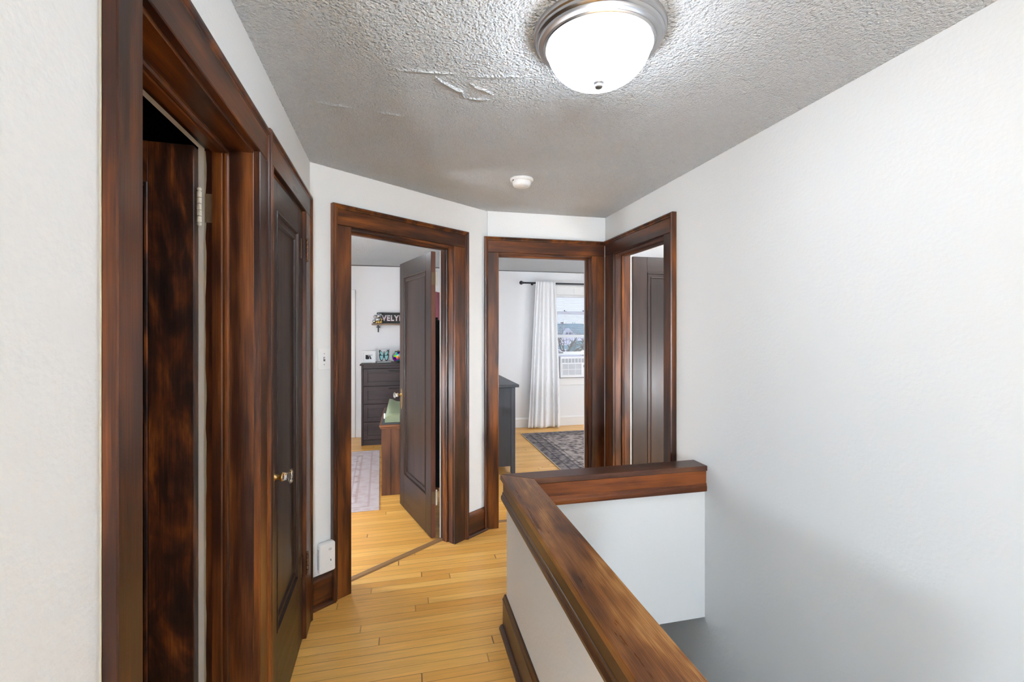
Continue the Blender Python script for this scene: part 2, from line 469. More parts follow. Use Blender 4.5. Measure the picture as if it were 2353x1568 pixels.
# ------------------------------------------------------------------ mesh helpers
class MB:
    def __init__(self):
        self.bm = bmesh.new()

    def box(self, x0, x1, y0, y1, z0, z1, bev=0.0, seg=1):
        r = bmesh.ops.create_cube(self.bm, size=1.0)
        vv = r['verts']
        for v in vv:
            v.co = Vector(((x0 + x1) / 2 + v.co.x * (x1 - x0), (y0 + y1) / 2 + v.co.y * (y1 - y0), (z0 + z1) / 2 + v.co.z * (z1 - z0)))
        if bev > 0:
            ee = list({e for v in vv for e in v.link_edges})
            bmesh.ops.bevel(self.bm, geom=ee, offset=bev, segments=seg, affect='EDGES', profile=0.5)
        return self

    def poly(self, pts, a0, a1, axis='z'):
        """extrude a 2D outline. axis z: (x,y); axis x: (y,z); axis y: (x,z)"""
        def P(u, v, a):
            return {'z': (u, v, a), 'x': (a, u, v), 'y': (u, a, v)}[axis]
        lo = [self.bm.verts.new(P(u, v, a0)) for u, v in pts]
        hi = [self.bm.verts.new(P(u, v, a1)) for u, v in pts]
        n = len(pts)
        self.bm.faces.new(lo[::-1]); self.bm.faces.new(hi)
        for i in range(n):
            j = (i + 1) % n
            self.bm.faces.new((lo[i], lo[j], hi[j], hi[i]))
        return self

    def lathe(self, prof, c=(0, 0, 0), axis='z', seg=32, closed=False):
        """prof: list of (r, h)"""
        c = Vector(c)
        rings = []
        for r, hh in prof:
            ring = []
            if r < 1e-6:
                q = {'z': (0, 0, hh), 'x': (hh, 0, 0), 'y': (0, hh, 0)}[axis]
                ring = [self.bm.verts.new(c + Vector(q))]
            else:
                for i in range(seg):
                    a = 2 * PI * i / seg
                    u, v = r * math.cos(a), r * math.sin(a)
                    q = {'z': (u, v, hh), 'x': (hh, u, v), 'y': (v, hh, u)}[axis]
                    ring.append(self.bm.verts.new(c + Vector(q)))
            rings.append(ring)
        for A, B in zip(rings[:-1], rings[1:]):
            if len(A) == 1 and len(B) == 1:
                continue
            for i in range(seg):
                j = (i + 1) % seg
                if len(A) == 1:
                    self.bm.faces.new((A[0], B[i], B[j]))
                elif len(B) == 1:
                    self.bm.faces.new((A[i], A[j], B[0]))
                else:
                    self.bm.faces.new((A[i], A[j], B[j], B[i]))
        return self

    def tube(self, pts, radii, seg=8, caps=True):
        pts = [Vector(q) for q in pts]
        if not isinstance(radii, (list, tuple)):
            radii = [radii] * len(pts)
        rings = []
        for i, q in enumerate(pts):
            d = (pts[min(i + 1, len(pts) - 1)] - pts[max(i - 1, 0)]).normalized()
            up = Vector((0, 0, 1)) if abs(d.z) < 0.9 else Vector((1, 0, 0))
            s = d.cross(up).normalized(); t = s.cross(d).normalized()
            rings.append([self.bm.verts.new(q + (s * math.cos(2 * PI * k / seg) + t * math.sin(2 * PI * k / seg)) * radii[i]) for k in range(seg)])
        for A, B in zip(rings[:-1], rings[1:]):
            for k in range(seg):
                j = (k + 1) % seg
                self.bm.faces.new((A[k], A[j], B[j], B[k]))
        if caps:
            self.bm.faces.new(rings[0][::-1]); self.bm.faces.new(rings[-1])
        return self

    def ball(self, c, r, sx=1, sy=1, sz=1, u=16, v=10):
        res = bmesh.ops.create_uvsphere(self.bm, u_segments=u, v_segments=v, radius=r)
        for q in res['verts']:
            q.co = Vector((c[0] + q.co.x * sx, c[1] + q.co.y * sy, c[2] + q.co.z * sz))
        return self

    def sweep(self, path, prof, closed=False):
        """mitred sweep of prof (u inward, d out of plane toward -y) along a path in the local xz plane.
        path: list of (x,z); the profile's u axis points to the right of travel"""
        n = len(path)
        rings = []
        for i in range(n):
            q = Vector(path[i])
            if closed:
                a = (Vector(path[i]) - Vector(path[i - 1])).normalized(); b = (Vector(path[(i + 1) % n]) - Vector(path[i])).normalized()
            else:
                a = (Vector(path[i]) - Vector(path[i - 1])).normalized() if i > 0 else None
                b = (Vector(path[i + 1]) - Vector(path[i])).normalized() if i < n - 1 else None
                a = a or b; b = b or a
            na = Vector((a.y, -a.x)); nb = Vector((b.y, -b.x))
            mt = (na + nb); mt = mt / max(1e-6, mt.dot(na))
            rings.append([self.bm.verts.new((q.x + mt.x * u, -d, q.y + mt.y * u)) for u, d in prof])
        k = len(prof)
        rng = range(n) if closed else range(n - 1)
        for i in rng:
            A, B = rings[i], rings[(i + 1) % n]
            for j in range(k - 1):
                self.bm.faces.new((A[j], A[j + 1], B[j + 1], B[j]))
        if not closed:
            self.bm.faces.new(rings[0]); self.bm.faces.new(rings[-1][::-1])
        return self

    def grid(self, fn, nu, nv):
        vs_ = [[self.bm.verts.new(fn(i / nu, j / nv)) for j in range(nv + 1)] for i in range(nu + 1)]
        for i in range(nu):
            for j in range(nv):
                self.bm.faces.new((vs_[i][j], vs_[i + 1][j], vs_[i + 1][j + 1], vs_[i][j + 1]))
        return self

    def build(self, name, material, parent=None, mtx=None, smooth=False, recalc=True):
        if recalc:
            bmesh.ops.recalc_face_normals(self.bm, faces=self.bm.faces[:])
        me = bpy.data.meshes.new(name)
        self.bm.to_mesh(me); self.bm.free()
        if smooth:
            for f in me.polygons:
                f.use_smooth = True
        me.materials.append(material)
        o = bpy.data.objects.new(name, me)
        COL.objects.link(o)
        if parent is not None:
            o.parent = parent
        if mtx is not None:
            if parent is not None:
                o.matrix_local = mtx
            else:
                o.matrix_world = mtx
        return o


def autosmooth(o, ang=40):
    for f in o.data.polygons:
        f.use_smooth = True
    bmx = bmesh.new(); bmx.from_mesh(o.data)
    for e in bmx.edges:
        if len(e.link_faces) == 2 and e.calc_face_angle(0) > math.radians(ang):
            e.smooth = False
    bmx.to_mesh(o.data); bmx.free()
    return o


def tag(o, label=None, cat=None, group=None, kind=None):
    if label: o['label'] = label
    if cat: o['category'] = cat
    if group: o['group'] = group
    if kind: o['kind'] = kind
    return o


def empty(name, mtx=None, loc=None, rz=0.0):
    o = bpy.data.objects.new(name, None)
    o.empty_display_size = 0.05
    COL.objects.link(o)
    if mtx is not None:
        o.matrix_world = mtx
    elif loc is not None:
        o.location = loc; o.rotation_euler = (0, 0, rz)
    return o


def struct(o, label, cat):
    return tag(o, label, cat, kind='structure')


def frame(x, y, ang, z=0.0):
    return Matrix.Translation((x, y, z)) @ Matrix.Rotation(ang, 4, 'Z')


# ------------------------------------------------------------------ plan
P = Vector((-0.502, 2.668)); Q = Vector((0.603, 3.462))
LX, RX, BY = -0.502, 1.597, 3.462
TH = 0.125
angA = math.atan2(Q.y - P.y, Q.x - P.x)
LENA = (Q - P).length
TILT = math.atan(0.034 / 1.262)      # the left wall leans out of square by a degree and a half
LX0 = LX + math.tan(TILT) * P.y
FL = frame(LX0, 0, PI / 2 + TILT)    # local x = along the left wall, local y = into it
THL = 0.132
FA = frame(P.x, P.y, angA)
FB = frame(0, BY, 0)
FR = frame(RX, 0, -PI / 2)         # local x = -world Y


def wall(name, mtx, x0, x1, openings, label, z0=0.0, z1=H, th=TH, m='wall', y0=0.0):
    """slab with rectangular openings [(a, b, bottom, top)]"""
    mb = MB()
    cur = x0
    for a, b, zb, zt in sorted(openings):
        mb.box(cur, a, y0, y0 + th, z0, z1)
        if zt < z1: mb.box(a, b, y0, y0 + th, zt, z1)
        if zb > z0: mb.box(a, b, y0, y0 + th, z0, zb)
        cur = b
    mb.box(cur, x1, y0, y0 + th, z0, z1)
    o = mb.build(name, M[m], mtx=mtx)
    return struct(o, label, 'wall')


HT, HO = 2.24, 2.115       # casing top, opening top
# --- hall walls
wall('wall_left', FL, 0.20, 2.70, [(0.882, 1.628, 0, 2.115), (1.774, 2.446, 0, 2.122)], 'white hall wall holding the two doors on the left', th=THL)
wall('wall_diagonal', FA, -0.06, LENA + 0.04, [(0.214, 1.046, 0, 2.135)], 'short angled white wall with the light switch and bedroom doorway')
wall('wall_far', FB, 0.62, RX - 0.001, [(0.682, 1.490, 0, 2.135)], 'white end wall of the hall with the doorway to the window room')
wall('wall_right', FR, -3.46, 5.2, [(-3.298, -2.548, 0, 2.135)], 'long bare white wall on the right above the stairwell')
mb = MB(); mb.box(RX, RX + TH, -1.6, 4.6, -2.75, 0.0)
struct(mb.build('wall_stairwell_right', M['wall']), 'white stairwell wall below the floor on the right', 'wall')
wall('wall_back', frame(0, -5.2, PI), -1.75, 2.25, [(-1.25, -0.45, 0.95, 2.05)], 'white wall closing the hall behind the viewer')

struct(MB().box(-2.25, -2.10, -5.2, 0.20, 0, H).build('wall_landing_left', M['wall']), 'white side wall of the landing behind the viewer', 'wall')
struct(MB().box(-2.30, -0.436, 0.17, 0.199, 0, H).build('wall_landing_front', M['wall']), 'white wall of the landing beside the left wall end', 'wall')
# --- floor
HX0, HX1, HY0, HY1 = 0.59, RX, -0.6, 2.205
mb = MB()
for (a, b, c, d) in [(-2.4, HX0, -5.35, 6.95), (HX0, 4.8, HY1, 7.05), (HX0, 1.75, -5.35, HY0), (1.72, 3.6, 0.9, HY1)]:
    mb.box(a, b, c, d, -0.042, 0.0)
struct(mb.build('floor', M['floor']), 'honey coloured narrow strip wood floor', 'floor')

# --- ceiling (one slab over everything) with peeling ridges
mb = MB(); mb.box(-2.4, 4.8, -5.35, 7.05, H, H + 0.08)
ceil = struct(mb.build('ceiling', M['ceiling']), 'grey white popcorn textured ceiling', 'ceiling')


def ridge(pts, wd, hh):
    mb = MB()
    vs_ = []
    for i, q in enumerate(pts):
        a = Vector(pts[max(i - 1, 0)]); b = Vector(pts[min(i + 1, len(pts) - 1)])
        t = (b - a).normalized(); nn = Vector((-t.y, t.x))
        k = math.sin(PI * i / (len(pts) - 1)) ** 0.5 if 0 < i < len(pts) - 1 else 0.05
        qq = Vector(q)
        l = qq + nn * wd * k; r = qq - nn * wd * 0.35 * k
        vs_.append([mb.bm.verts.new((l.x, l.y, H - 0.0002)), mb.bm.verts.new((qq.x, qq.y, H - hh * k)), mb.bm.verts.new((r.x, r.y, H - 0.0002))])
    for A, B in zip(vs_[:-1], vs_[1:]):
        mb.bm.faces.new((A[0], A[1], B[1], B[0])); mb.bm.faces.new((A[1], A[2], B[2], B[1]))
    return mb


def wob(a, b, n, amp):
    out = []
    for i in range(n + 1):
        t = i / n
        out.append((a[0] + (b[0] - a[0]) * t + random.uniform(-amp, amp), a[1] + (b[1] - a[1]) * t + random.uniform(-amp, amp)))
    return out


for pts, wd, hh in [
        (wob((0.10, 1.66), (0.20, 1.735), 9, 0.004) + wob((0.21, 1.74), (0.235, 1.80), 4, 0.003), 0.018, 0.009),
        (wob((0.235, 1.795), (0.335, 1.775), 7, 0.004), 0.015, 0.006),
        (wob((0.225, 1.675), (0.275, 1.705), 5, 0.004) + wob((0.285, 1.705), (0.345, 1.745), 6, 0.004), 0.014, 0.007),
        (wob((-0.06, 1.652), (0.19, 1.625), 12, 0.002), 0.022, 0.005),
        (wob((0.20, 1.64), (0.45, 1.58), 12, 0.003), 0.022, 0.005),
        (wob((-0.36, 1.952), (-0.20, 1.975), 10, 0.003), 0.014, 0.006),
        (wob((-0.13, 1.985), (0.02, 2.0), 9, 0.003), 0.014, 0.006),
        (wob((0.385, 1.46), (0.43, 1.43), 5, 0.004), 0.012, 0.004)]:
    tag(ridge(pts, wd, hh).build('peeling_plaster_ridge', M['ceiling'], ceil, recalc=False, smooth=False), 'raised flake of loose ceiling texture')

# ------------------------------------------------------------------ door casings
BAND = [(0.0, 0.0), (0.0, 0.030), (0.004, 0.037), (0.013, 0.038), (0.018, 0.033), (0.020, 0.030), (0.025, 0.0295), (0.029, 0.025), (0.030, 0.0)]


def casing(name, mtx, xo0, xi0, xi1, xo1, label, depth=TH, stop_at=0.053, room_side=True, rcol='white', band_right=True, band_left=True, mats='trim', room_w=0.10, HT=2.24, HO=2.115, bs=1.0):
    """doorway trim: x outer/inner on both sides in wall coordinates"""
    root = empty(name, mtx)
    struct(root, label, 'door frame')
    V, Hh = M[mats + 'Z'], M[mats + 'X']
    CT = 0.0225
    MB().box(xo0 + (0.015 if band_left else 0.0), xi0, -CT, 0, 0, HO + 0.006, 0.0025).build('side_casing', V, root)
    MB().box(xi1, xo1 - 0.015, -CT, 0, 0, HO + 0.006, 0.0025).build('side_casing', V, root)
    MB().box(xo0 + (0.015 if band_left else 0.0), xo1 - 0.015, -CT, 0, HO + 0.007, HT - 0.015, 0.0025).build('head_casing', Hh, root)
    pth = [(xo0, 0.0), (xo0, HT), (xo1, HT), (xo1, 0.0)]
    if not band_right:
        pth = pth[:3]
    if not band_left:
        pth = pth[1:]
    MB().sweep(pth, [(u, d * bs) for u, d in BAND]).build('back_band', V, root)
    # jamb lining
    j0, j1, jt = xi0 + 0.004, xi1 - 0.004, HO - 0.004
    MB().box(j0 - 0.02, j0, -0.004, depth + 0.002, 0, jt + 0.02, 0.0015).build('jamb', V, root)
    MB().box(j1, j1 + 0.02, -0.004, depth + 0.002, 0, jt + 0.02, 0.0015).build('jamb', V, root)
    MB().box(j0, j1, -0.004, depth + 0.002, jt, jt + 0.02, 0.0015).build('head_jamb', Hh, root)
    # stops with a rounded nose
    if stop_at is not None:
        s0, s1 = stop_at, stop_at + 0.045

        def stop(sign, x):
            pts = [(x, s0), (x + sign * 0.007, s0), (x + sign * 0.012, s0 + 0.004), (x + sign * 0.0125, s0 + 0.010), (x + sign * 0.010, s0 + 0.016), (x + sign * 0.0125, s0 + 0.02), (x + sign * 0.0125, s1), (x, s1)]
            MB().poly(pts, 0, jt - 0.0005, 'z').build('door_stop', V, root)
        stop(1, j0); stop(-1, j1)
        pts = [(s0, jt), (s0, jt - 0.007), (s0 + 0.004, jt - 0.012), (s0 + 0.010, jt - 0.0125), (s0 + 0.016, jt - 0.010), (s0 + 0.02, jt - 0.0125), (s1, jt - 0.0125), (s1, jt)]
        MB().poly(pts, j0 + 0.0005, j1 - 0.0005, 'x').build('door_stop', Hh, root)
    if room_side:
        y0, y1 = depth + 0.0005, depth + 0.021
        mb = MB()
        mb.box(j0 - room_w, j0 - 0.003, y0, y1, 0, jt + 0.003, 0.002)
        mb.box(j1 + 0.003, j1 + room_w, y0, y1, 0, jt + 0.003, 0.002)
        mb.box(j0 - room_w, j1 + room_w, y0, y1, jt + 0.003, jt + 0.115, 0.002)
        tag(mb.build('room_side_casing', M[rcol], root), 'casing painted white on the room side')
    return root


trim_near = casing('trim_1', FL, 0.823, 0.898, 1.612, 1.724, 'dark wood frame of the nearest left doorway', depth=THL, stop_at=0.064, HT=2.212, HO=2.096, bs=0.8, band_left=False, room_w=0.09)
trim_closet = casing('trim_2', FL, 1.727, 1.790, 2.430, 2.590, 'dark wood frame around the closed closet door', depth=THL, stop_at=None, room_side=False, HT=2.226, HO=2.106, bs=0.8)
trim_bed = casing('trim_3', FA, 0.118, 0.233, 1.029, 1.158, 'dark reddish wood frame of the bedroom doorway in the angled wall', stop_at=0.048)
trim_far = casing('trim_4', FB, 0.591, 0.702, 1.470, 1.594, 'dark wood frame of the end doorway toward the window', stop_at=0.048, band_right=False)
trim_right = casing('trim_5', FR, -3.420, -3.280, -2.566, -2.458, 'dark wood frame of the doorway in the right wall', stop_at=0.048, band_left=False)

# cream paint edge beside the casings
for nm, mtx, x, s in (('trim_6', FL, 0.8225, -1), ('trim_7', FR, -2.4565, 1)):
    mb = MB()
    n = 40
    pr = [random.uniform(0.0002, 0.0018) for _ in range(n + 1)]
    for i in range(n):
        z0, z1 = HT * i / n, HT * (i + 1) / n
        pts = [(x, z0), (x + s * pr[i], z0), (x + s * pr[i + 1], z1), (x, z1)]
        mb.poly(pts, -0.002, 0.0, 'y')
    struct(mb.build(nm, M['caulk'], mtx=mtx), 'cream paint line beside the %s doorway frame' % ('nearest left' if s < 0 else 'right wall'), 'paint line')


# thresholds
def thresh(name, mtx, x0, x1, y0, y1, label):
    pts = [(y0, 0.0005), (y1, 0.0005), (y1 - 0.012, 0.006), (y0 + 0.012, 0.006)]
    struct(MB().poly(pts, x0, x1, 'x').build(name, M['thresh'], mtx=mtx), label, 'threshold')


thresh('trim_8', FA, 0.238, 1.024, 0.090, 0.145, 'worn wood threshold of the bedroom doorway')
thresh('trim_9', FB, 0.707, 1.465, 0.075, 0.125, 'worn wood threshold of the end doorway')
thresh('trim_10', FR, -3.274, -2.571, 0.08, 0.13, 'worn wood threshold of the right doorway')
thresh('trim_11', FL, 0.903, 1.607, 0.08, 0.13, 'worn wood threshold of the nearest left doorway')


# ------------------------------------------------------------------ baseboards
def baseboard(name, mtx, x0, x1, label, m='trimX', shoe=True, hgt=0.172, white=False):
    pts = [(0, 0), (-0.017, 0), (-0.017, hgt - 0.03), (-0.019, hgt - 0.028), (-0.019, hgt - 0.022), (-0.014, hgt - 0.014), (-0.010, hgt - 0.004), (-0.008, hgt), (0, hgt)]
    o = MB().poly(pts, x0, x1, 'x').build(name, M[m], mtx=mtx)
    struct(o, label, 'baseboard')
    if shoe:
        q = [(-0.017, 0), (-0.036, 0), (-0.035, 0.008), (-0.030, 0.016), (-0.022, 0.021), (-0.017, 0.022)]
        MB().poly(q, x0, x1, 'x').build('shoe_moulding', M[m], o)
    return o


baseboard('baseboard_left', FA, 0.0, 0.118, 'dark wood baseboard between the closet door and the bedroom doorway')
baseboard('baseboard_middle', FA, 1.158, LENA - 0.002, 'dark wood baseboard between the bedroom doorway and the end doorway')
baseboard('baseboard_right', FR, -2.457, -2.29, 'dark wood baseboard behind the cross railing at the right wall')
baseboard('baseboard_near', FL, 0.20, 0.820, 'dark wood baseboard beside the nearest left doorway')

# ------------------------------------------------------------------ half wall round the stairs
mb = MB()
mb.box(0.505, 0.600, -0.60, 2.268, -2.75, 0.762)
mb.box(0.600, RX - 0.0005, 2.190, 2.268, -0.043, 0.762)
struct(mb.build('wall_half', M['wall']), 'low white half wall enclosing the stairwell', 'wall')
bt = baseboard('baseboard_stair', frame(0.505, 0, -PI / 2), -2.286, 0.6, 'dark wood baseboard along the foot of the half wall', m='baseX')
rail = tag(empty('stair_railing', loc=(0.55, 2.23, 0.65)), 'worn brown wood railing cap on the half wall around the stairs', 'railing')
ro = Matrix.Translation((-0.55, -2.23, -0.65))


def railpart(mb, name, m, label=None, smooth=False):
    o = mb.build(name, M[m], rail, ro)
    if label: tag(o, label)
    return o


def cap(pts, z0, z1, bev):
    mb = MB(); mb.poly(pts, z0, z1, 'z')
    bmesh.ops.recalc_face_normals(mb.bm, faces=mb.bm.faces[:])
    bmesh.ops.bevel(mb.bm, geom=mb.bm.edges[:], offset=bev, segments=2, affect='EDGES', profile=0.5)
    return mb


railpart(cap([(0.474, -0.62), (0.622, -0.62), (0.622, 2.1738), (0.474, 2.2855)], 0.762, 0.790, 0.003), 'rail_cap', 'capY', 'long cap board with worn lighter patches')
railpart(cap([(0.4745, 2.2862), (0.6225, 2.1745), (RX, 2.168), (RX, 2.289)], 0.762, 0.790, 0.003), 'rail_cap', 'capdarkX', 'short darker cap board meeting the right wall')
# aprons
railpart(MB().box(0.489, 0.505, -0.6, 2.284, 0.655, 0.762, 0.002), 'apron', 'baseY')
railpart(MB().box(0.600, 0.613, -0.6, 2.177, 0.650, 0.762, 0.002), 'apron', 'baseY')
railpart(MB().box(0.613, RX, 2.177, 2.190, 0.650, 0.762, 0.002), 'apron', 'apronX')
railpart(MB().box(0.505, RX, 2.268, 2.284, 0.655, 0.762, 0.002), 'apron', 'apronX')
BEAD = [(0, 0), (-0.006, 0.002), (-0.010, 0.010), (-0.011, 0.022), (-0.008, 0.030), (-0.004, 0.034), (-0.003, 0.044), (0, 0.046)]
railpart(MB().poly([(0.489 + u, 0.650 + v) for u, v in BEAD], -0.6, 2.288, 'y'), 'apron_moulding', 'baseY')
railpart(MB().poly([(2.177 + u * 0.5, 0.648 + v) for u, v in BEAD], 0.614, RX, 'x'), 'apron_moulding', 'apronX')
railpart(MB().poly([(0.613 - u * 0.5, 0.648 + v) for u, v in BEAD], -0.6, 2.176, 'y'), 'apron_moulding', 'baseY')

# ------------------------------------------------------------------ stairs going down under the hall
st = empty('trim_12', loc=(0, 0, 0)); struct(st, 'dark wood stairs leading down inside the stairwell', 'stairs')
for k in range(13):
    y = HY0 + 0.25 * k; z = -0.19 * (k + 1)
    if y + 0.25 > 4.5: break
    MB().box(0.602, RX - 0.002, y - 0.02, y + 0.25, z - 0.03, z, 0.004).build('stair_tread', M['step'], st)
    MB().box(0.602, RX - 0.002, y - 0.018, y, z, z + 0.16, 0).build('stair_riser', M['white'], st)
mb = MB()
mb.box(0.505, 0.60, 2.268, 4.6, -2.75, -0.045); mb.box(0.505, RX + TH, 4.6, 4.7, -2.75, -0.045)
struct(mb.build('wall_stairwell_far', M['wall']), 'white wall deep in the stairwell under the hall floor', 'wall')
struct(MB().box(0.5, RX + TH, -0.7, 4.7, -2.80, -2.75).build('floor_lower', M['floor']), 'wood floor at the foot of the stairs', 'floor')
struct(MB().box(0.505, RX + TH, -0.72, -0.62, -2.75, -0.043).build('wall_stairwell_near', M['wall']), 'white wall below the head of the stairs', 'wall')


# ------------------------------------------------------------------ door leaves
def prof_mould(s=1.0):
    return [(0, -0.0015), (0.003, 0.0025), (0.008, 0.003), (0.011, -0.002), (0.013, -0.008), (0.034, -0.0095), (0.037, -0.005), (0.042, -0.0045), (0.045, -0.010), (0.048, -0.0135)]


def leaf(name, mtx, w, hgt, label, th=0.035, stile=0.115, top=0.12, bot=0.28, z0=0.008, mv='doorZ', mh='doorX', panelm='doorZ', edge=None):
    """panel door, local x from hinge edge 0 to w, y 0 (hall face) to th"""
    root = empty(name, mtx)
    struct(root, label, 'door')
    zt = z0 + hgt
    MB().box(0, stile, 0, th, z0, zt, 0.002).build('stile', M[mv], root)
    MB().box(w - stile, w, 0, th, z0, zt, 0.002).build('stile', M[mv], root)
    MB().box(stile, w - stile, 0, th, zt - top, zt, 0.0008).build('rail', M[mh], root)
    MB().box(stile, w - stile, 0, th, z0, z0 + bot, 0.0008).build('rail', M[mh], root)
    a0, a1, b0, b1 = stile, w - stile, z0 + bot, zt - top
    MB().box(a0 + 0.04, a1 - 0.04, 0.013, th - 0.013, b0 + 0.04, b1 - 0.04).build('panel', M[panelm], root)
    MB().sweep([(a0, b0), (a0, b1), (a1, b1), (a1, b0)], prof_mould(), closed=True).build('panel_moulding', M[mv], root)
    o = MB().sweep([(a0, b0), (a0, b1), (a1, b1), (a1, b0)], prof_mould(), closed=True).build('panel_moulding', M[mv], root)
    o.matrix_local = Matrix.Translation((0, th, 0)) @ Matrix.Diagonal((1, -1, 1, 1))
    if edge:
        tag(MB().box(-0.0012, 0.0, 0.002, th - 0.002, z0, zt).build('hinge_edge', M[edge], root), 'reddish worn edge of the door')
    return root


def knobset(root, x, z, side, th=0.035, mirror=1):
    """long plate, brass shank and faceted crystal knob. side -1 = hall face"""
    y = 0 if side < 0 else th
    pl = MB()
    ya, yb = (y - 0.003, y) if side < 0 else (y, y + 0.003)
    out = []
    for k in range(24):
        a = 2 * PI * k / 24
        out.append((x + 0.019 * math.copysign(abs(math.cos(a)) ** 0.8, math.cos(a)), z - 0.035 + 0.088 * math.copysign(abs(math.sin(a)) ** 0.55, math.sin(a))))
    pl.poly(out, ya, yb, 'y')
    pl.lathe([(0.0, side * 0.0062), (0.006, side * 0.006), (0.008, side * 0.003)], (x, y, z - 0.07), 'y', 12)
    p_ = tag(pl.build('knob_plate', M['brass'], root), 'oval brass plate behind the knob')
    s = side
    sh = MB().lathe([(0.014, 0.0), (0.014, s * 0.004), (0.0095, s * 0.007), (0.009, s * 0.022), (0.011, s * 0.024), (0.015, s * 0.026), (0.0165, s * 0.029), (0.0165, s * 0.033), (0.014, s * 0.034), (0.0, s * 0.034)], (x, y + s * 0.003, z), 'y', 20)
    tag(sh.build('knob_shank', M['brass'], root, smooth=True), 'brass collar of the knob')
    kn = MB().lathe([(0.0, s * 0.034), (0.0145, s * 0.0342), (0.0155, s * 0.038), (0.0125, s * 0.043), (0.0165, s * 0.049), (0.0255, s * 0.055), (0.0275, s * 0.059), (0.0235, s * 0.064), (0.012, s * 0.067), (0.0, s * 0.0675)], (x, y + s * 0.003, z), 'y', 12)
    tag(kn.build('knob', M['crystal'], root), 'clear faceted crystal knob')


def butt_hinge(root, x, y, z, hh=0.09, plate=None, barrel_m='hingewhite', plate_m='rust', tips=True):
    """barrel at (x,y) vertical; plate box (x0,x1,y0,y1)"""
    mb = MB()
    segs = 5
    for k in range(segs):
        a = z - hh / 2 + hh * k / segs; b = a + hh / segs * 0.9
        mb.lathe([(0, a), (0.0065, a), (0.0065, b), (0, b)], (x, y, 0), 'z', 12)
    if tips:
        mb.ball((x, y, z + hh / 2 + 0.006), 0.0065, u=10, v=8); mb.ball((x, y, z - hh / 2 - 0.006), 0.0065, u=10, v=8)
        mb.lathe([(0, z + hh / 2 - 0.001), (0.0035, z + hh / 2 - 0.001), (0.0035, z + hh / 2 + 0.004), (0, z + hh / 2 + 0.004)], (x, y, 0), 'z', 8)
        mb.lathe([(0, z - hh / 2 - 0.004), (0.0035, z - hh / 2 - 0.004), (0.0035, z - hh / 2 + 0.001), (0, z - hh / 2 + 0.001)], (x, y, 0), 'z', 8)
    hb = tag(mb.build('hinge', M[barrel_m], root), 'hinge barrel')
    if plate:
        pb = MB(); pb.box(*plate, z - hh / 2, z + hh / 2, 0.0)
        pb.build('hinge_plate', M[plate_m], hb)
    return hb


# closet door, closed, hinged right, face almost flush with the casing
cd = leaf('door_1', FL @ frame(1.797, -0.006, 0), 0.627, 2.090, 'closed dark closet door with crystal knob on the left', stile=0.108, top=0.112, bot=0.355)
knobset(cd, 0.040, 0.985, -1)
for z in (1.922, 0.375):
    butt_hinge(cd, 0.6305, -0.0215, z, 0.095, plate=(0.590, 0.6245, -0.0022, -0.0001), barrel_m='bronze', plate_m='bronze')

# nearest door, open into the black bathroom
hp_ = FL @ Vector((1.571, 0.149, 0))
nd = leaf('door_2', Matrix.Translation(hp_) @ Matrix.Rotation(PI + TILT + math.radians(1.2), 4, 'Z') @ Matrix.Translation((0, -0.035, 0)), 0.66, 2.080,
          'open figured mahogany door swung into the dark room on the left', mv='figured', mh='figured', panelm='figured', stile=0.118)
# that leaf is turned half round: its y=th side looks at the hall
for z in (1.907, 0.30):
    butt_hinge(nd, -0.008, 0.016, z, 0.095)
hp = MB(); hp.box(1.6055, 1.6082, 0.104, 0.131, 1.862, 1.952)
tag(hp.build('hinge_leaf', M['rust'], trim_near), 'rusty hinge leaf let into the jamb')
# paint on the jamb edge
mb = MB(); n = 46
pr = [random.uniform(0.0, 0.004) for _ in range(n + 1)]
for i in range(n):
    z0, z1 = 2.085 * i / n, 2.085 * (i + 1) / n
    mb.poly([(0.1335, z0), (0.1335 - 0.002 - pr[i], z0), (0.1335 - 0.002 - pr[i + 1], z1), (0.1335, z1)], 1.6072, 1.6084, 'x')
tag(mb.build('paint_drips', M['caulk'], trim_near), 'cream paint smeared on the jamb edge')

# bedroom door, open into the bedroom: hinge (0.192,3.372) -> (-0.041,4.108)
hx, hy = 0.186, 3.372
ang = math.atan2(4.108 - hy, -0.041 - hx)
bd = leaf('door_3', frame(hx, hy, ang), 0.772, 2.090, 'open dark bedroom door with crystal knob in the angled wall doorway', stile=0.112, top=0.125, bot=0.28, edge='edge')
# local y now points away from the room's centre: mirror so that y=0 is the visible face
bd.matrix_world = frame(hx, hy, ang) @ Matrix.Diagonal((1, -1, 1, 1))
knobset(bd, 0.772 - 0.055, 0.965, -1)
knobset(bd, 0.772 - 0.055, 0.965, 1)
for z in (1.90, 0.30):
    butt_hinge(bd, -0.006, 0.040, z, 0.09, plate=(-0.0030, -0.0013, 0.004, 0.034))

# right doorway's door, open inward
rd = leaf('door_4', frame(1.738, 3.266, 0), 0.68, 2.092, 'open dark door seen through the doorway in the right wall', stile=0.125, top=0.12, bot=0.28)
butt_hinge(rd, -0.006, 0.03, 1.90, 0.09, barrel_m='rust')
butt_hinge(rd, -0.006, 0.03, 0.30, 0.09, barrel_m='rust')
knobset(rd, 0.62, 0.965, -1)

# ------------------------------------------------------------------ rooms: shells
def slab(name, x0, x1, y0, y1, z0, z1, label, m='wallroom', cat='wall'):
    return struct(MB().box(x0, x1, y0, y1, z0, z1).build(name, M[m]), label, cat)


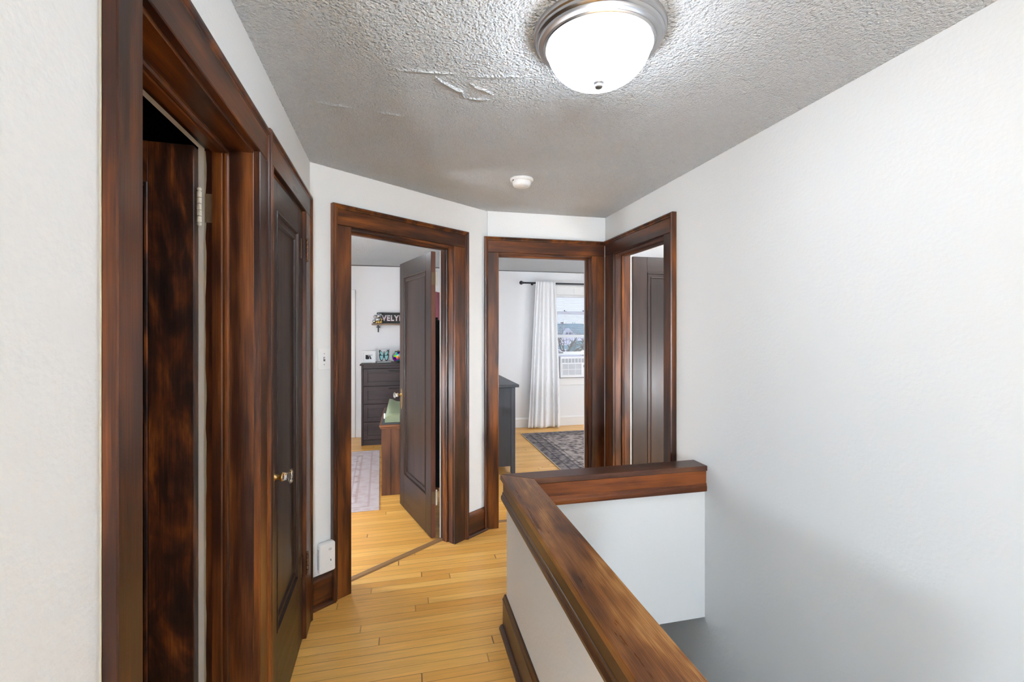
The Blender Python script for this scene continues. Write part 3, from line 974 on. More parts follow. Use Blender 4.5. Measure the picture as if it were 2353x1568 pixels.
# bedroom behind the angled wall
slab('wall_bedroom_far', -2.4, 0.60, 6.80, 6.95, 0, H, 'white far wall of the bedroom behind the tall dresser')
wall('wall_bedroom_left', frame(-2.25, 0, PI / 2), 2.70, 6.80, [(4.3, 5.6, 0.8, 2.05)], 'white left wall of the bedroom', m='wallroom', th=0.15)
slab('wall_bedroom_near', -2.25, -0.60, 2.72, 2.80, 0, H, 'white near wall of the bedroom')
slab('wall_partition', 0.60, 0.69, 3.59, 6.95, 0, H, 'white partition wall between the two bedrooms')
# window room
WX0, WX1, WZ0, WZ1 = 2.325, 3.075, 0.775, 2.09
wall('wall_window', frame(0, 6.90, 0), 0.69, 4.75, [(WX0, WX1, WZ0, WZ1)], 'white far wall holding the window and curtain', m='wallroom', th=0.15)
slab('wall_window_room_right', 4.6, 4.75, 3.4, 6.9, 0, H, 'white right wall of the window room')
slab('wall_window_room_near', RX + 0.001, 4.6, BY, BY + TH, 0, H, 'white wall between the window room and the side room')
# side room on the right
slab('wall_side_right', 3.5, 3.6, 0.9, BY, 0, H, 'white right wall of the side room')
slab('wall_side_near', RX + TH, 3.5, 0.9, 1.0, 0, H, 'white near wall of the side room')
# bathroom on the left, upper walls and ceiling plain black
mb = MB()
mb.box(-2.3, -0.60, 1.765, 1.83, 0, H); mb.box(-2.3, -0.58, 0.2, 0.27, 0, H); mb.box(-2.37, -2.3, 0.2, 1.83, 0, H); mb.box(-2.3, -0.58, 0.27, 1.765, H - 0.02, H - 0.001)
struct(mb.build('wall_bathroom', M['blackwall']), 'black walls of the dark room on the left', 'wall')
wall('wall_bathroom_inner', FL, 0.28, 1.75, [(0.80, 1.75, 0, 2.215)], 'black inner side of the left wall', z1=H - 0.02, th=0.006, m='blackwall', y0=THL + 0.0005)
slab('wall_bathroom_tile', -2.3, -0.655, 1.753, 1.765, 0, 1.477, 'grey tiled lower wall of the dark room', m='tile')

# thin dark strips along the ceiling and white baseboards in the rooms
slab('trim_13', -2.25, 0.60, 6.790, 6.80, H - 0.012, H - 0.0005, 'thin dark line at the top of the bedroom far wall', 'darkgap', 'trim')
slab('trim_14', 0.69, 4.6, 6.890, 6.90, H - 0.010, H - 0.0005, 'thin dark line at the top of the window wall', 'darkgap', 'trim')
baseboard('baseboard_window', frame(0, 6.90, 0), 0.69, 4.6, 'white baseboard under the window', m='white', shoe=False, hgt=0.15)
baseboard('baseboard_bedroom', frame(0, 6.80, 0), -0.66, 0.6, 'white baseboard beside the tall dresser', m='white', shoe=False, hgt=0.14)
# white closet door casing on the far bedroom wall
wc = empty('trim_15', loc=(-0.68, 6.80, 0)); struct(wc, 'white door frame at the left of the far bedroom wall', 'door frame')
MB().box(-0.11, 0.0, -0.022, 0, 0, 2.08, 0.003).build('side_casing', M['white'], wc)
MB().box(-0.95, -0.84, -0.022, 0, 0, 2.08, 0.003).build('side_casing', M['white'], wc)
MB().box(-0.95, 0.0, -0.024, 0, 1.97, 2.09, 0.003).build('head_casing', M['white'], wc)
MB().box(-0.84, -0.11, -0.010, 0, 0.01, 1.97, 0.002).build('door_panel', M['white'], wc)
# window added in the bedroom left wall, out of view, to let daylight in
wl = empty('window_added_left', loc=(-2.25, 4.95, 0.8)); struct(wl, 'white window added for daylight in the bedroom left wall', 'window')
mb = MB()
mb.box(0, 0.03, -0.75, -0.65, -0.1, 1.35); mb.box(0, 0.03, 0.65, 0.75, -0.1, 1.35); mb.box(0, 0.03, -0.65, 0.65, 1.25, 1.35); mb.box(0, 0.05, -0.75, 0.75, -0.1, 0); mb.box(-0.08, -0.04, -0.65, 0.65, 0.6, 0.65)
mb.build('window_frame', M['white'], wl)
MB().box(-0.065, -0.06, -0.65, 0.65, 0, 1.25).build('pane', M['pane'], wl)
# unseen window added behind the camera to bring daylight into the hall
wb = empty('window_added_back', loc=(0.85, -5.2, 0.95)); struct(wb, 'white window added for daylight behind the viewer', 'window')
mb = MB()
mb.box(-0.5, -0.4, 0, 0.03, -0.1, 1.2); mb.box(0.4, 0.5, 0, 0.03, -0.1, 1.2); mb.box(-0.4, 0.4, 0, 0.03, 1.1, 1.2); mb.box(-0.5, 0.5, 0, 0.05, -0.1, 0); mb.box(-0.4, 0.4, -0.08, -0.04, 0.53, 0.58)
mb.build('window_frame', M['white'], wb)
MB().box(-0.4, 0.4, -0.065, -0.06, 0, 1.1).build('pane', M['pane'], wb)

# ------------------------------------------------------------------ hall ceiling lamp and detector
lx, ly = 0.58, 1.305
lamp = tag(empty('ceiling_lamp', loc=(lx, ly, H)), 'lit round flush ceiling lamp with white glass bowl and nickel ring', 'lamp')
pan = MB().lathe([(0.0, 0.0), (0.197, 0.0), (0.2005, -0.004), (0.2015, -0.012), (0.199, -0.018), (0.194, -0.0205), (0.1925, -0.024), (0.193, -0.028), (0.189, -0.0325), (0.1865, -0.034), (0.1855, -0.038),
                  (0.184, -0.041), (0.179, -0.0425), (0.174, -0.0435), (0.170, -0.0445), (0.1685, -0.048), (0.166, -0.0505), (0.162, -0.051), (0.159, -0.049), (0.158, -0.044), (0.0, -0.044)], (0, 0, 0), 'z', 96)
autosmooth(pan.build('ring', M['nickel'], lamp), 35)
bowlp = []
for k in range(25):
    a = (PI / 2) * k / 24
    bowlp.append((0.1575 * math.cos(a) ** 0.75 if k < 24 else 0.0, -0.046 - 0.108 * math.sin(a) ** 1.15))
MB().lathe(bowlp, (0, 0, 0), 'z', 72).build('glass_bowl', M['bowl'], lamp, smooth=True)
fin = MB().lathe([(0.0, -0.150), (0.017, -0.1525), (0.0175, -0.155), (0.012, -0.158), (0.0115, -0.161), (0.013, -0.164), (0.0105, -0.169), (0.005, -0.171), (0.0, -0.1715)], (0, 0, 0), 'z', 24)
fin.build('finial', M['nickeldark'], lamp, smooth=True)

sd = tag(empty('smoke_detector', loc=(0.690, 2.682, H)), 'white round smoke detector on the ceiling beyond the lamp', 'smoke detector')
autosmooth(MB().lathe([(0, 0), (0.070, 0), (0.072, -0.003), (0.071, -0.010), (0.066, -0.015), (0.058, -0.017), (0.0, -0.017)], (0, 0, 0), 'z', 48).build('base', M['plastic'], sd))
autosmooth(MB().lathe([(0.0, -0.016), (0.054, -0.016), (0.0555, -0.022), (0.054, -0.034), (0.049, -0.043), (0.040, -0.047), (0.0, -0.048)], (0, 0, 0), 'z', 48).build('cover', M['plastic'], sd))
MB().box(-0.016, 0.016, -0.0485, -0.046, -0.042, -0.030, 0.001).build('vent_slot', M['grille'], sd)
MB().lathe([(0, -0.047), (0.010, -0.047), (0.010, -0.050), (0, -0.0505)], (0.012, -0.012, 0), 'z', 16).build('test_button', M['plastic_old'], sd)
MB().box(-0.062, -0.056, -0.03, -0.015, -0.0185, -0.016, 0).build('tab', M['darkgap'], sd)

# ------------------------------------------------------------------ light switch and plug-in unit on the angled wall
sw = tag(empty('light_switch', FA @ Matrix.Translation((0.079, 0, 1.364))), 'white toggle light switch plate on the narrow angled wall strip', 'light switch')
MB().box(-0.0365, 0.0365, -0.005, 0, -0.060, 0.060, 0.003, 2).build('switch_plate', M['plastic'], sw)
MB().box(-0.005, 0.005, -0.0062, -0.004, -0.012, 0.012).build('toggle_slot', M['darkgap'], sw)
MB().poly([(-0.006, -0.001), (-0.016, 0.006), (-0.016, 0.010), (-0.006, 0.009)], -0.004, 0.004, 'x').build('toggle', M['plastic'], sw)
for z in (0.030, -0.030):
    MB().lathe([(0, -0.0065), (0.003, -0.006), (0.0035, -0.005)], (0, 0, z), 'y', 12).build('screw', M['nickel'], sw)

pu = tag(empty('plug_in_alarm', FA @ Matrix.Translation((0.083, 0, 0.270))), 'white plug-in alarm box low on the angled wall above the baseboard', 'alarm')
MB().box(-0.047, 0.047, -0.040, -0.002, -0.082, 0.082, 0.012, 3).build('housing', M['plastic'], pu)
mb = MB()
for z in [0.05 - 0.008 * k for k in range(14)]:
    mb.box(-0.0482, -0.0465, -0.030, -0.012, z, z + 0.003)
mb.build('side_vents', M['grille'], pu)
mb = MB()
for dx in (-0.006, 0.0, 0.006):
    mb.box(0.012 + dx - 0.0015, 0.012 + dx + 0.0015, -0.0408, -0.039, 0.044 - (0.008 if dx == 0 else 0.005), 0.044 + (0.008 if dx == 0 else 0.005))
mb.build('sound_holes', M['grille'], pu)
MB().box(0.014, 0.018, -0.0412, -0.039, -0.022, -0.012).build('indicator', M['ink'], pu)
MB().lathe([(0, -0.0415), (0.006, -0.041), (0.006, -0.039)], (0.016, 0, -0.052), 'y', 16).build('button', M['plastic_old'], pu)

# ------------------------------------------------------------------ bedroom furniture
# tall dresser
ds = tag(empty('tall_dresser', loc=(-0.555, 6.28, 0)), 'tall dark espresso dresser against the far bedroom wall', 'dresser')
DW = 0.88
mb = MB()
mb.box(0, 0.022, 0.0, 0.46, 0, 1.052, 0.002)
mb.box(DW - 0.022, DW, 0.0, 0.46, 0, 1.052, 0.002)
mb.box(0.022, DW - 0.022, 0.44, 0.46, 0.02, 1.05)
mb.build('carcass', M['espressoZ'], ds)
MB().box(0.022, DW - 0.022, 0.012, 0.03, 0.0, 0.066, 0.001).build('plinth', M['espresso'], ds)
MB().box(0.022, DW - 0.022, 0.006, 0.03, 1.012, 1.052, 0.001).build('front_rail', M['espresso'], ds)
MB().box(-0.018, DW + 0.018, -0.025, 0.47, 1.052, 1.073, 0.004).build('top', M['espresso'], ds)
zz = [0.070, 0.308, 0.543, 0.778, 1.010]
for k in range(4):
    a, b = zz[k] + 0.003, zz[k + 1] - 0.003
    x0, x1 = 0.026, DW - 0.026
    mb = MB()
    mb.box(x0, x0 + 0.055, 0.0, 0.02, a, b, 0.001); mb.box(x1 - 0.055, x1, 0.0, 0.02, a, b, 0.001)
    mb.box(x0 + 0.055, x1 - 0.055, 0.0, 0.02, a, a + 0.055, 0.001); mb.box(x0 + 0.055, x1 - 0.055, 0.0, 0.02, b - 0.055, b, 0.001)
    mb.box(x0 + 0.05, x1 - 0.05, 0.012, 0.018, a + 0.05, b - 0.05)
    dr = mb.build('drawer', M['espresso'], ds)
    h_ = MB(); cx = DW / 2
    h_.tube([(cx - 0.085, 0.0, b - 0.028), (cx - 0.08, -0.018, b - 0.028), (cx - 0.06, -0.024, b - 0.026), (cx, -0.026, b - 0.025), (cx + 0.06, -0.024, b - 0.026), (cx + 0.08, -0.018, b - 0.028), (cx + 0.085, 0.0, b - 0.028)], 0.0055, 8)
    h_.build('handle', M['black'], dr, smooth=True)

# framed print
ph = tag(empty('picture_frame', Matrix.Translation((-0.475, 6.50, 1.073)) @ Matrix.Rotation(math.radians(-8), 4, 'X')), 'small white picture frame with black and white print on the tall dresser', 'picture frame')
mb = MB(); mb.box(-0.088, 0.088, 0, 0.016, 0, 0.016, 0.002); mb.box(-0.088, 0.088, 0, 0.016, 0.142, 0.158, 0.002); mb.box(-0.088, -0.072, 0, 0.016, 0.016, 0.142, 0.002); mb.box(0.072, 0.088, 0, 0.016, 0.016, 0.142, 0.002)
mb.build('frame', M['white'], ph)
MB().box(-0.073, 0.073, 0.009, 0.014, 0.014, 0.144).build('mat_board', M['paper'], ph)
mb = MB()
for pts in ([(-0.045, 0.055), (-0.020, 0.048), (-0.005, 0.100), (-0.045, 0.105)], [(-0.04, 0.048), (0.0, 0.05), (0.012, 0.098), (0.006, 0.10)], [(0.012, 0.052), (0.035, 0.05), (0.02, 0.095), (0.012, 0.098)], [(-0.045, 0.104), (0.046, 0.104), (0.046, 0.109), (-0.045, 0.109)]):
    mb.poly(pts, 0.0075, 0.009, 'y')
mb.build('print', M['ink'], ph)
# butterfly in clear acrylic
bf = tag(empty('butterfly_display', Matrix.Translation((-0.278, 6.52, 1.073))), 'clear acrylic block holding a teal butterfly on the tall dresser', 'ornament')
MB().box(-0.095, 0.095, 0.012, 0.030, 0.0, 0.185, 0.002).build('acrylic_case', M['acrylic'], bf)
tag(MB().box(-0.095, 0.095, 0.0, 0.04, 0.0, 0.008, 0.002).build('stand', M['plastic'], bf), 'white base strip')
wing = [(0.004, 0.095), (0.018, 0.135), (0.045, 0.165), (0.060, 0.168), (0.063, 0.150), (0.056, 0.120), (0.062, 0.100), (0.058, 0.070), (0.050, 0.040), (0.034, 0.022), (0.018, 0.030), (0.006, 0.065)]
mb = MB()
for sgn in (-1, 1):
    mb.poly([(x * sgn * 1.06, 0.095 + (z - 0.095) * 1.06) for x, z in wing], 0.0075, 0.0095, 'y')
mb.lathe([(0, -0.045), (0.006, -0.03), (0.007, 0.02), (0.004, 0.05), (0, 0.055)], (0, 0.008, 0.10), 'z', 10)
tag(mb.build('butterfly_body', M['ink'], bf), 'dark wing outline and body')
mb = MB()
for sgn in (-1, 1):
    up = [(0.008, 0.098), (0.020, 0.132), (0.043, 0.156), (0.052, 0.150), (0.047, 0.118), (0.030, 0.100)]
    lo = [(0.008, 0.090), (0.030, 0.094), (0.053, 0.094), (0.050, 0.066), (0.042, 0.040), (0.031, 0.032), (0.018, 0.045)]
    mb.poly([(x * sgn, z) for x, z in up], 0.0055, 0.0076, 'y'); mb.poly([(x * sgn, z) for x, z in lo], 0.0055, 0.0076, 'y')
mb.build('wings', M['teal'], bf)
# mosaic ball
gb = tag(empty('mosaic_ball', loc=(-0.088, 6.50, 1.073)), 'round multicoloured mosaic glass ornament on the tall dresser beside the door', 'ornament')
o = MB().ball((0, 0, 0.078), 0.082, sz=0.95, u=18, v=12).build('ball', M['mosaic'], gb)
mb = MB(); mb.lathe([(0.0, 0.148), (0.045, 0.148), (0.052, 0.158), (0.030, 0.160), (0.0, 0.160)], (0, 0, 0), 'z', 10)
mb.lathe([(0.008, 0.158), (0.007, 0.170), (0.0, 0.173)], (0, 0, 0), 'z', 8)
mb.build('crown', M['copper'], gb)

# wall shelf
sh = tag(empty('wall_shelf', loc=(-0.45, 6.80, 1.588)), 'weathered wood wall shelf on black brackets above the tall dresser', 'shelf')
MB().box(0, 0.75, -0.14, 0, 0, 0.024, 0.002).build('shelf_board', M['shelfwood'], sh)
for x in (0.082, 0.66):
    mb = MB(); mb.box(x - 0.008, x + 0.008, -0.012, 0, -0.100, 0, 0.001); mb.box(x - 0.008, x + 0.008, -0.12, 0, -0.010, 0, 0.001)
    mb.box(x - 0.026, x + 0.026, -0.014, -0.002, -0.034, -0.020, 0.003)
    mb.tube([(x, -0.105, -0.008), (x, -0.06, -0.03), (x, -0.012, -0.075)], 0.006, 8)
    mb.build('bracket', M['black'], sh)
# name sign
ns = tag(empty('name_sign', loc=(-0.385, 6.735, 1.612)), 'black sign with pink and white capital letters on the wall shelf', 'sign')
MB().box(0, 0.56, 0, 0.014, 0, 0.155, 0.002).build('sign_board', M['signblack'], ns)


def text_mesh(name, body, size, extr, offs, m, parent, mtx, spacing=1.0):
    cu = bpy.data.curves.new(name, 'FONT'); cu.body = body; cu.size = size; cu.extrude = extr; cu.offset = offs
    cu.space_character = spacing; cu.resolution_u = 3
    t = bpy.data.objects.new(name, cu); COL.objects.link(t)
    dg = bpy.context.evaluated_depsgraph_get()
    me = bpy.data.meshes.new_from_object(t.evaluated_get(dg))
    bpy.data.objects.remove(t); bpy.data.curves.remove(cu)
    me.name = name; me.materials.clear(); me.materials.append(M[m])
    o = bpy.data.objects.new(name, me); COL.objects.link(o); o.parent = parent; o.matrix_local = mtx
    return o


RX90 = Matrix.Rotation(PI / 2, 4, 'X')
text_mesh('letter_outline', 'EVELYN', 0.108, 0.002, 0.0035, 'letterwhite', ns, Matrix.Translation((0.018, -0.0022, 0.040)) @ RX90 @ Matrix.Diagonal((0.86, 1, 1, 1)), 1.16)
ft = text_mesh('letter_fill', 'EVELYN', 0.108, 0.001, -0.0022, 'pink', ns, Matrix.Translation((0.018, -0.0054, 0.040)) @ RX90 @ Matrix.Diagonal((0.86, 1, 1, 1)), 1.16)
# lower half pink, upper half black like a dipped letter
m, nt_, p_ = mat('dipped_letter_paint')
tcn = N(nt_, 'ShaderNodeTexCoord'); s_ = N(nt_, 'ShaderNodeSeparateXYZ'); nt_.links.new(tcn.outputs['Object'], s_.inputs[0])
r_ = N(nt_, 'ShaderNodeValToRGB'); r_.color_ramp.interpolation = 'CONSTANT'
r_.color_ramp.elements[0].color = (0.78, 0.42, 0.45, 1); r_.color_ramp.elements[1].position = 0.048; r_.color_ramp.elements[1].color = (0.03, 0.025, 0.025, 1)
nt_.links.new(s_.outputs['Y'], r_.inputs[0]); nt_.links.new(r_.outputs[0], p_.inputs['Base Color'])
ft.data.materials[0] = m
# silver figurine
fg = tag(empty('silver_trinket', loc=(-0.372, 6.69, 1.612)), 'small silver and gold trinket at the left end of the wall shelf', 'figurine')
mb = MB(); mb.ball((0, 0, 0.055), 0.042, sz=0.95); mb.ball((0.018, -0.015, 0.105), 0.036); mb.ball((-0.030, -0.01, 0.095), 0.026); mb.ball((0.042, -0.01, 0.118), 0.020); mb.ball((-0.045, 0.0, 0.03), 0.027)
mb.build('body', M['silver'], fg, smooth=True)
mb = MB(); mb.ball((0.02, -0.03, 0.018), 0.018); mb.ball((0.048, -0.02, 0.02), 0.018); mb.ball((0.055, -0.015, 0.055), 0.014); mb.ball((-0.01, -0.03, 0.014), 0.013)
mb.build('feet', M['gold'], fg, smooth=True)

# changing chest
ch = tag(empty('changing_chest', loc=(-0.208, 4.356, 0)), 'low brown wood chest partly hidden behind the open bedroom door', 'chest')
CW, CL = 0.52, 0.95
mb = MB(); mb.box(0, 0.085, 0, 0.02, 0, 0.612, 0.002); mb.box(CW - 0.085, CW, 0, 0.02, 0, 0.612, 0.002); mb.box(0.085, CW - 0.085, 0.003, 0.02, 0, 0.612)
mb.build('end_panel', M['pine'], ch)
mb = MB(); mb.box(0, 0.02, 0.02, CL, 0, 0.612, 0.001); mb.box(CW - 0.02, CW, 0.02, CL, 0, 0.612, 0.001); mb.box(0.02, CW - 0.02, CL - 0.02, CL, 0, 0.612)
mb.build('carcass', M['pine'], ch)
for k in range(3):
    MB().box(-0.003, 0, 0.05, CL - 0.05, 0.05 + 0.185 * k, 0.05 + 0.185 * k + 0.175, 0.001).build('drawer', M['pine'], ch)
mb = MB()
mb.box(-0.010, CW + 0.010, -0.010, CL + 0.01, 0.612, 0.628, 0.004); mb.box(-0.018, CW + 0.018, -0.018, CL + 0.018, 0.628, 0.652, 0.006, 2)
mb.build('top', M['pineX'], ch)
tr = MB()
tr.box(0.0, CW, 0.0, CL, 0.652, 0.660, 0.002)
tag(tr.build('top_liner', M['darkrubber'], ch), 'dark grey liner on the chest top')
# changing pad
pad = tag(empty('changing_pad', loc=(-0.185, 4.400, 0.660)), 'sage green contoured changing pad on the brown chest', 'pad')
PW, PL = 0.46, 0.80


def smooth01(t):
    t = max(0.0, min(1.0, t))
    return t * t * (3 - 2 * t)


mb = MB(); rings = []
NV, NU = 40, 24
for iv in range(NV + 1):
    v = iv / NV
    e = min(v, 1 - v) * PL
    rise = smooth01(e / 0.24); rnd_ = (1 - smooth01(e / 0.025)) * 0.012
    ring = []
    for iu in range(NU + 1):                       # across the top, left to right
        t = iu / NU
        side = min(t, 1 - t) * PW
        zt_ = 0.088 + 0.066 * rise - (0.014 + 0.066 * rise) * math.sin(PI * t) ** 0.9
        zt_ -= 0.016 * (1 - smooth01(side / 0.03)) + rnd_
        inset = 0.030 * (1 - side / (PW / 2)) if side < 0.001 else 0.0
        ring.append((0.028 + (PW - 0.056) * t, v * PL, zt_))
    ring.append((PW - 0.006, v * PL, 0.045)); ring.append((PW - 0.004, v * PL, 0.002))
    ring.append((0.004, v * PL, 0.002)); ring.append((0.006, v * PL, 0.045))
    rings.append([mb.bm.verts.new(q) for q in ring])
for A, B in zip(rings[:-1], rings[1:]):
    for k in range(len(A)):
        k2 = (k + 1) % len(A)
        mb.bm.faces.new((A[k], A[k2], B[k2], B[k]))
mb.bm.faces.new(rings[0]); mb.bm.faces.new(rings[-1][::-1])
autosmooth(mb.build('pad_cover', M['green_fabric'], pad), 60)
# pale strap clip hanging over the left edge
MB().box(-0.014, 0.004, 0.20, 0.23, 0.0005, 0.05, 0.004).build('strap', M['plastic'], pad)

# pink rug
rw, rl = 1.5, 1.975
M['rugpink'] = rug_mat('faded_pink_rug', rw, rl, [(0.52, 0.36, 0.35), (0.72, 0.66, 0.66)], 0.20, ((0.66, 0.56, 0.56), 0.55, (0.52, 0.38, 0.38)), 14.0, (0.36, 0.62))
ra = math.atan2(0.096, 1.966)
o = MB().box(0, rw, 0, rl, 0.0005, 0.008, 0.002).build('pink_rug', M['rugpink'], mtx=frame(-0.210 - rw * math.cos(ra), 4.018 - rw * math.sin(ra), ra))
tag(o, 'faded pale pink patterned rug on the bedroom floor', 'rug')

# clothes hanging on the back of the bedroom door
bdw = frame(hx, hy, ang)
robe = tag(empty('hanging_clothes', bdw @ Matrix.Translation((0.30, -0.036, 1.62))), 'pink and black clothes hanging behind the open bedroom door', 'clothes')


def cloth(z0, z1, w0, w1, d, ph_, yoff):
    def fn(u, v):
        a = 2 * PI * u
        z = z0 + (z1 - z0) * v
        wd = w0 + (w1 - w0) * v
        r = 1 + 0.10 * math.sin(5 * a + ph_ + 3 * v)
        return (wd * math.cos(a) * r, yoff - d * (0.55 + 0.45 * math.sin(a) * r), z)
    mb = MB(); mb.grid(fn, 40, 14)
    bmesh.ops.remove_doubles(mb.bm, verts=mb.bm.verts[:], dist=0.0005)
    bmesh.ops.holes_fill(mb.bm, edges=[e for e in mb.bm.edges if e.is_boundary])
    return mb


autosmooth(cloth(-1.30, 0.0, 0.17, 0.17, 0.120, 0.0, -0.002).build('black_robe', M['blackcloth'], robe), 60)
autosmooth(cloth(-0.02, 0.20, 0.18, 0.12, 0.125, 1.0, -0.002).build('pink_wrap', M['pinkcloth'], robe), 60)

# ------------------------------------------------------------------ window room
# window with sashes
wn = empty('window_1', loc=(2.70, 6.90, 0)); struct(wn, 'white double hung window with blind and air conditioner', 'window')
c0, c1 = WX0 - 2.70, WX1 - 2.70
mb = MB()
mb.box(c0 - 0.105, c0 + 0.005, -0.022, 0, WZ0 - 0.02, WZ1 + 0.01, 0.003)
mb.box(c1 - 0.005, c1 + 0.105, -0.022, 0, WZ0 - 0.02, WZ1 + 0.01, 0.003)
mb.box(c0 - 0.105, c1 + 0.105, -0.024, 0, WZ1 - 0.01, WZ1 + 0.115, 0.003)
mb.box(c0 - 0.115, c1 + 0.115, -0.035, 0, WZ1 + 0.115, WZ1 + 0.135, 0.004)
mb.build('window_casing', M['white'], wn)
mb = MB(); mb.box(c0 - 0.13, c1 + 0.13, -0.060, 0.10, WZ0 - 0.045, WZ0 - 0.018, 0.004)
mb.build('window_sill', M['white'], wn)
MB().box(c0 - 0.105, c1 + 0.105, -0.020, 0, WZ0 - 0.135, WZ0 - 0.046, 0.004).build('apron', M['white'], wn)
mb = MB(); mb.box(c0, c0 + 0.018, 0, 0.15, WZ0 - 0.018, WZ1); mb.box(c1 - 0.018, c1, 0, 0.15, WZ0 - 0.018, WZ1); mb.box(c0, c1, 0, 0.15, WZ1 - 0.018, WZ1); mb.box(c0, c1, 0, 0.15, WZ0 - 0.018, WZ0 - 0.005)
mb.build('window_jamb', M['white'], wn)


def sash(name, y, za, zb, rail_b, rail_t):
    s0, s1 = c0 + 0.018, c1 - 0.018
    mb = MB()
    mb.box(s0, s0 + 0.035, y, y + 0.03, za, zb, 0.003); mb.box(s1 - 0.035, s1, y, y + 0.03, za, zb, 0.003)
    mb.box(s0 + 0.035, s1 - 0.035, y, y + 0.03, za, za + rail_b, 0.003); mb.box(s0 + 0.035, s1 - 0.035, y, y + 0.03, zb - rail_t, zb, 0.003)
    o = mb.build(name, M['white'], wn)
    MB().box(s0 + 0.03, s1 - 0.03, y + 0.013, y + 0.017, za + rail_b * 0.5, zb - rail_t * 0.5).build('pane', M['pane'], o)
    return o


us = sash('upper_sash', 0.095, 1.395, WZ1 - 0.018, 0.045, 0.03)
ls = sash('lower_sash', 0.055, 1.115, 1.815, 0.055, 0.042)
for x in (-0.18, 0.14):
    mb = MB(); mb.box(x - 0.022, x + 0.022, 0.060, 0.078, 1.815, 1.822, 0.001); mb.box(x - 0.024, x - 0.008, 0.062, 0.074, 1.822, 1.836, 0.002)
    mb.build('sash_lock', M['black'], ls)
for x in (-0.27, 0.17):
    mb = MB(); mb.box(x - 0.04, x + 0.045, 0.046, 0.055, 1.146, 1.158, 0.002)
    mb.build('sash_lift', M['black'], ls)
# blind
bl = tag(empty('window_blind', loc=(2.70, 6.937, 1.42)), 'pale blue horizontal blind in the upper window', 'blind')
mb = MB()
k = 0; z = 0.03
while z < 0.615:
    mb.poly([(-0.0115, z - 0.0022), (0.0115, z + 0.0014), (0.0115, z + 0.0022), (-0.0115, z - 0.0014)], c0 + 0.028, c1 - 0.028, 'x')
    z += 0.0245
sl = mb.build('slats', M['blind'], bl)
MB().box(c0 + 0.025, c1 - 0.025, -0.012, 0.012, 0.628, 0.65, 0.002).build('head_rail', M['plastic'], bl)
MB().box(c0 + 0.025, c1 - 0.025, -0.009, 0.009, 0.0, 0.016, 0.002).build('bottom_rail', M['plastic'], bl)
for x in (c0 + 0.15, c1 - 0.15):
    MB().tube([(x, -0.009, 0.01), (x, -0.009, 0.63)], 0.0012, 5).build('ladder_cord', M['plastic'], bl)

# air conditioner
ac = tag(empty('air_conditioner', loc=(2.365, 6.90, WZ0 - 0.005)), 'white window air conditioner with grey grilles on the sill', 'air conditioner')
AW, AH = 0.472, 0.335
mb = MB(); mb.box(0, AW, -0.13, -0.03, 0.0, AH, 0.012, 2); mb.box(0.015, AW - 0.015, -0.03, 0.35, 0.005, AH - 0.005, 0.003)
mb.build('housing', M['acwhite'], ac)
mb = MB()
mb.box(0.020, AW - 0.020, -0.133, -0.128, 0.235, 0.300)
vt = mb.build('top_vent', M['grille'], ac)
for k in range(9):
    x = 0.018 + (AW - 0.036) * k / 8
    MB().box(x - 0.006, x + 0.006, -0.137, -0.130, 0.232, 0.303, 0.001).build('louver', M['acwhite'], vt)
mb = MB(); mb.box(0.035, 0.355, -0.133, -0.128, 0.045, 0.215)
gr = mb.build('intake_grille', M['grille'], ac)
mb = MB()
for x in (0.030, 0.128, 0.243, 0.352):
    mb.box(x - 0.005, x + 0.005, -0.138, -0.130, 0.040, 0.220, 0.001)
for z in (0.040, 0.130, 0.220):
    mb.box(0.028, 0.358, -0.138, -0.130, z - 0.005, z + 0.005, 0.001)
for k in range(24):
    z = 0.048 + 0.007 * k
    mb.box(0.035, 0.352, -0.1345, -0.131, z, z + 0.002)
mb.build('grille_bars', M['acwhite'], gr)
MB().box(0.385, 0.412, -0.134, -0.129, 0.160, 0.195, 0.001).build('display', M['black'], ac)
mb = MB()
for z in (0.125, 0.10, 0.075, 0.05):
    mb.box(0.383, 0.414, -0.1325, -0.129, z, z + 0.012, 0.001)
mb.build('buttons', M['plastic_old'], ac)
sp_ = MB()
sp_.box(AW, 0.692, 0.02, 0.05, 0.012, AH - 0.002)
for k in range(10):
    x = AW + 0.012 + 0.021 * k
    sp_.box(x, x + 0.010, 0.012, 0.022, 0.012, AH - 0.002)
sp_.build('side_panel', M['acwhite'], ac)
tag(MB().box(0.47, AW + 0.012, -0.129, -0.04, 0.02, 0.05).build('cord_clip', M['plastic_old'], ac), 'small clip at the side')

# curtain rod + curtain
rod = tag(empty('curtain_rod', loc=(1.742, 6.80, 2.245)), 'black curtain rod with ball finial above the window', 'curtain rod')
MB().tube([(0.03, 0, 0), (1.9, 0, 0)], 0.0125, 14).build('rod', M['black'], rod, smooth=True)
MB().ball((0.0, 0, 0), 0.030).lathe([(0.012, 0.022), (0.018, 0.026), (0.018, 0.034), (0.012, 0.040), (0.012, 0.06)], (0, 0, 0), 'x', 16).build('finial', M['black'], rod, smooth=True)
for x in (0.20, 1.7):
    mb = MB(); mb.tube([(x, 0.0, -0.005), (x, 0.10, -0.005)], 0.007, 8); mb.lathe([(0, 0.0995), (0.022, 0.0995), (0.022, 0.094), (0, 0.094)], (x, 0, -0.005), 'y', 16)
    mb.build('bracket', M['black'], rod)
cu = tag(empty('curtain', loc=(2.12, 6.80, 0)), 'long white embroidered curtain panel hanging left of the window', 'curtain')


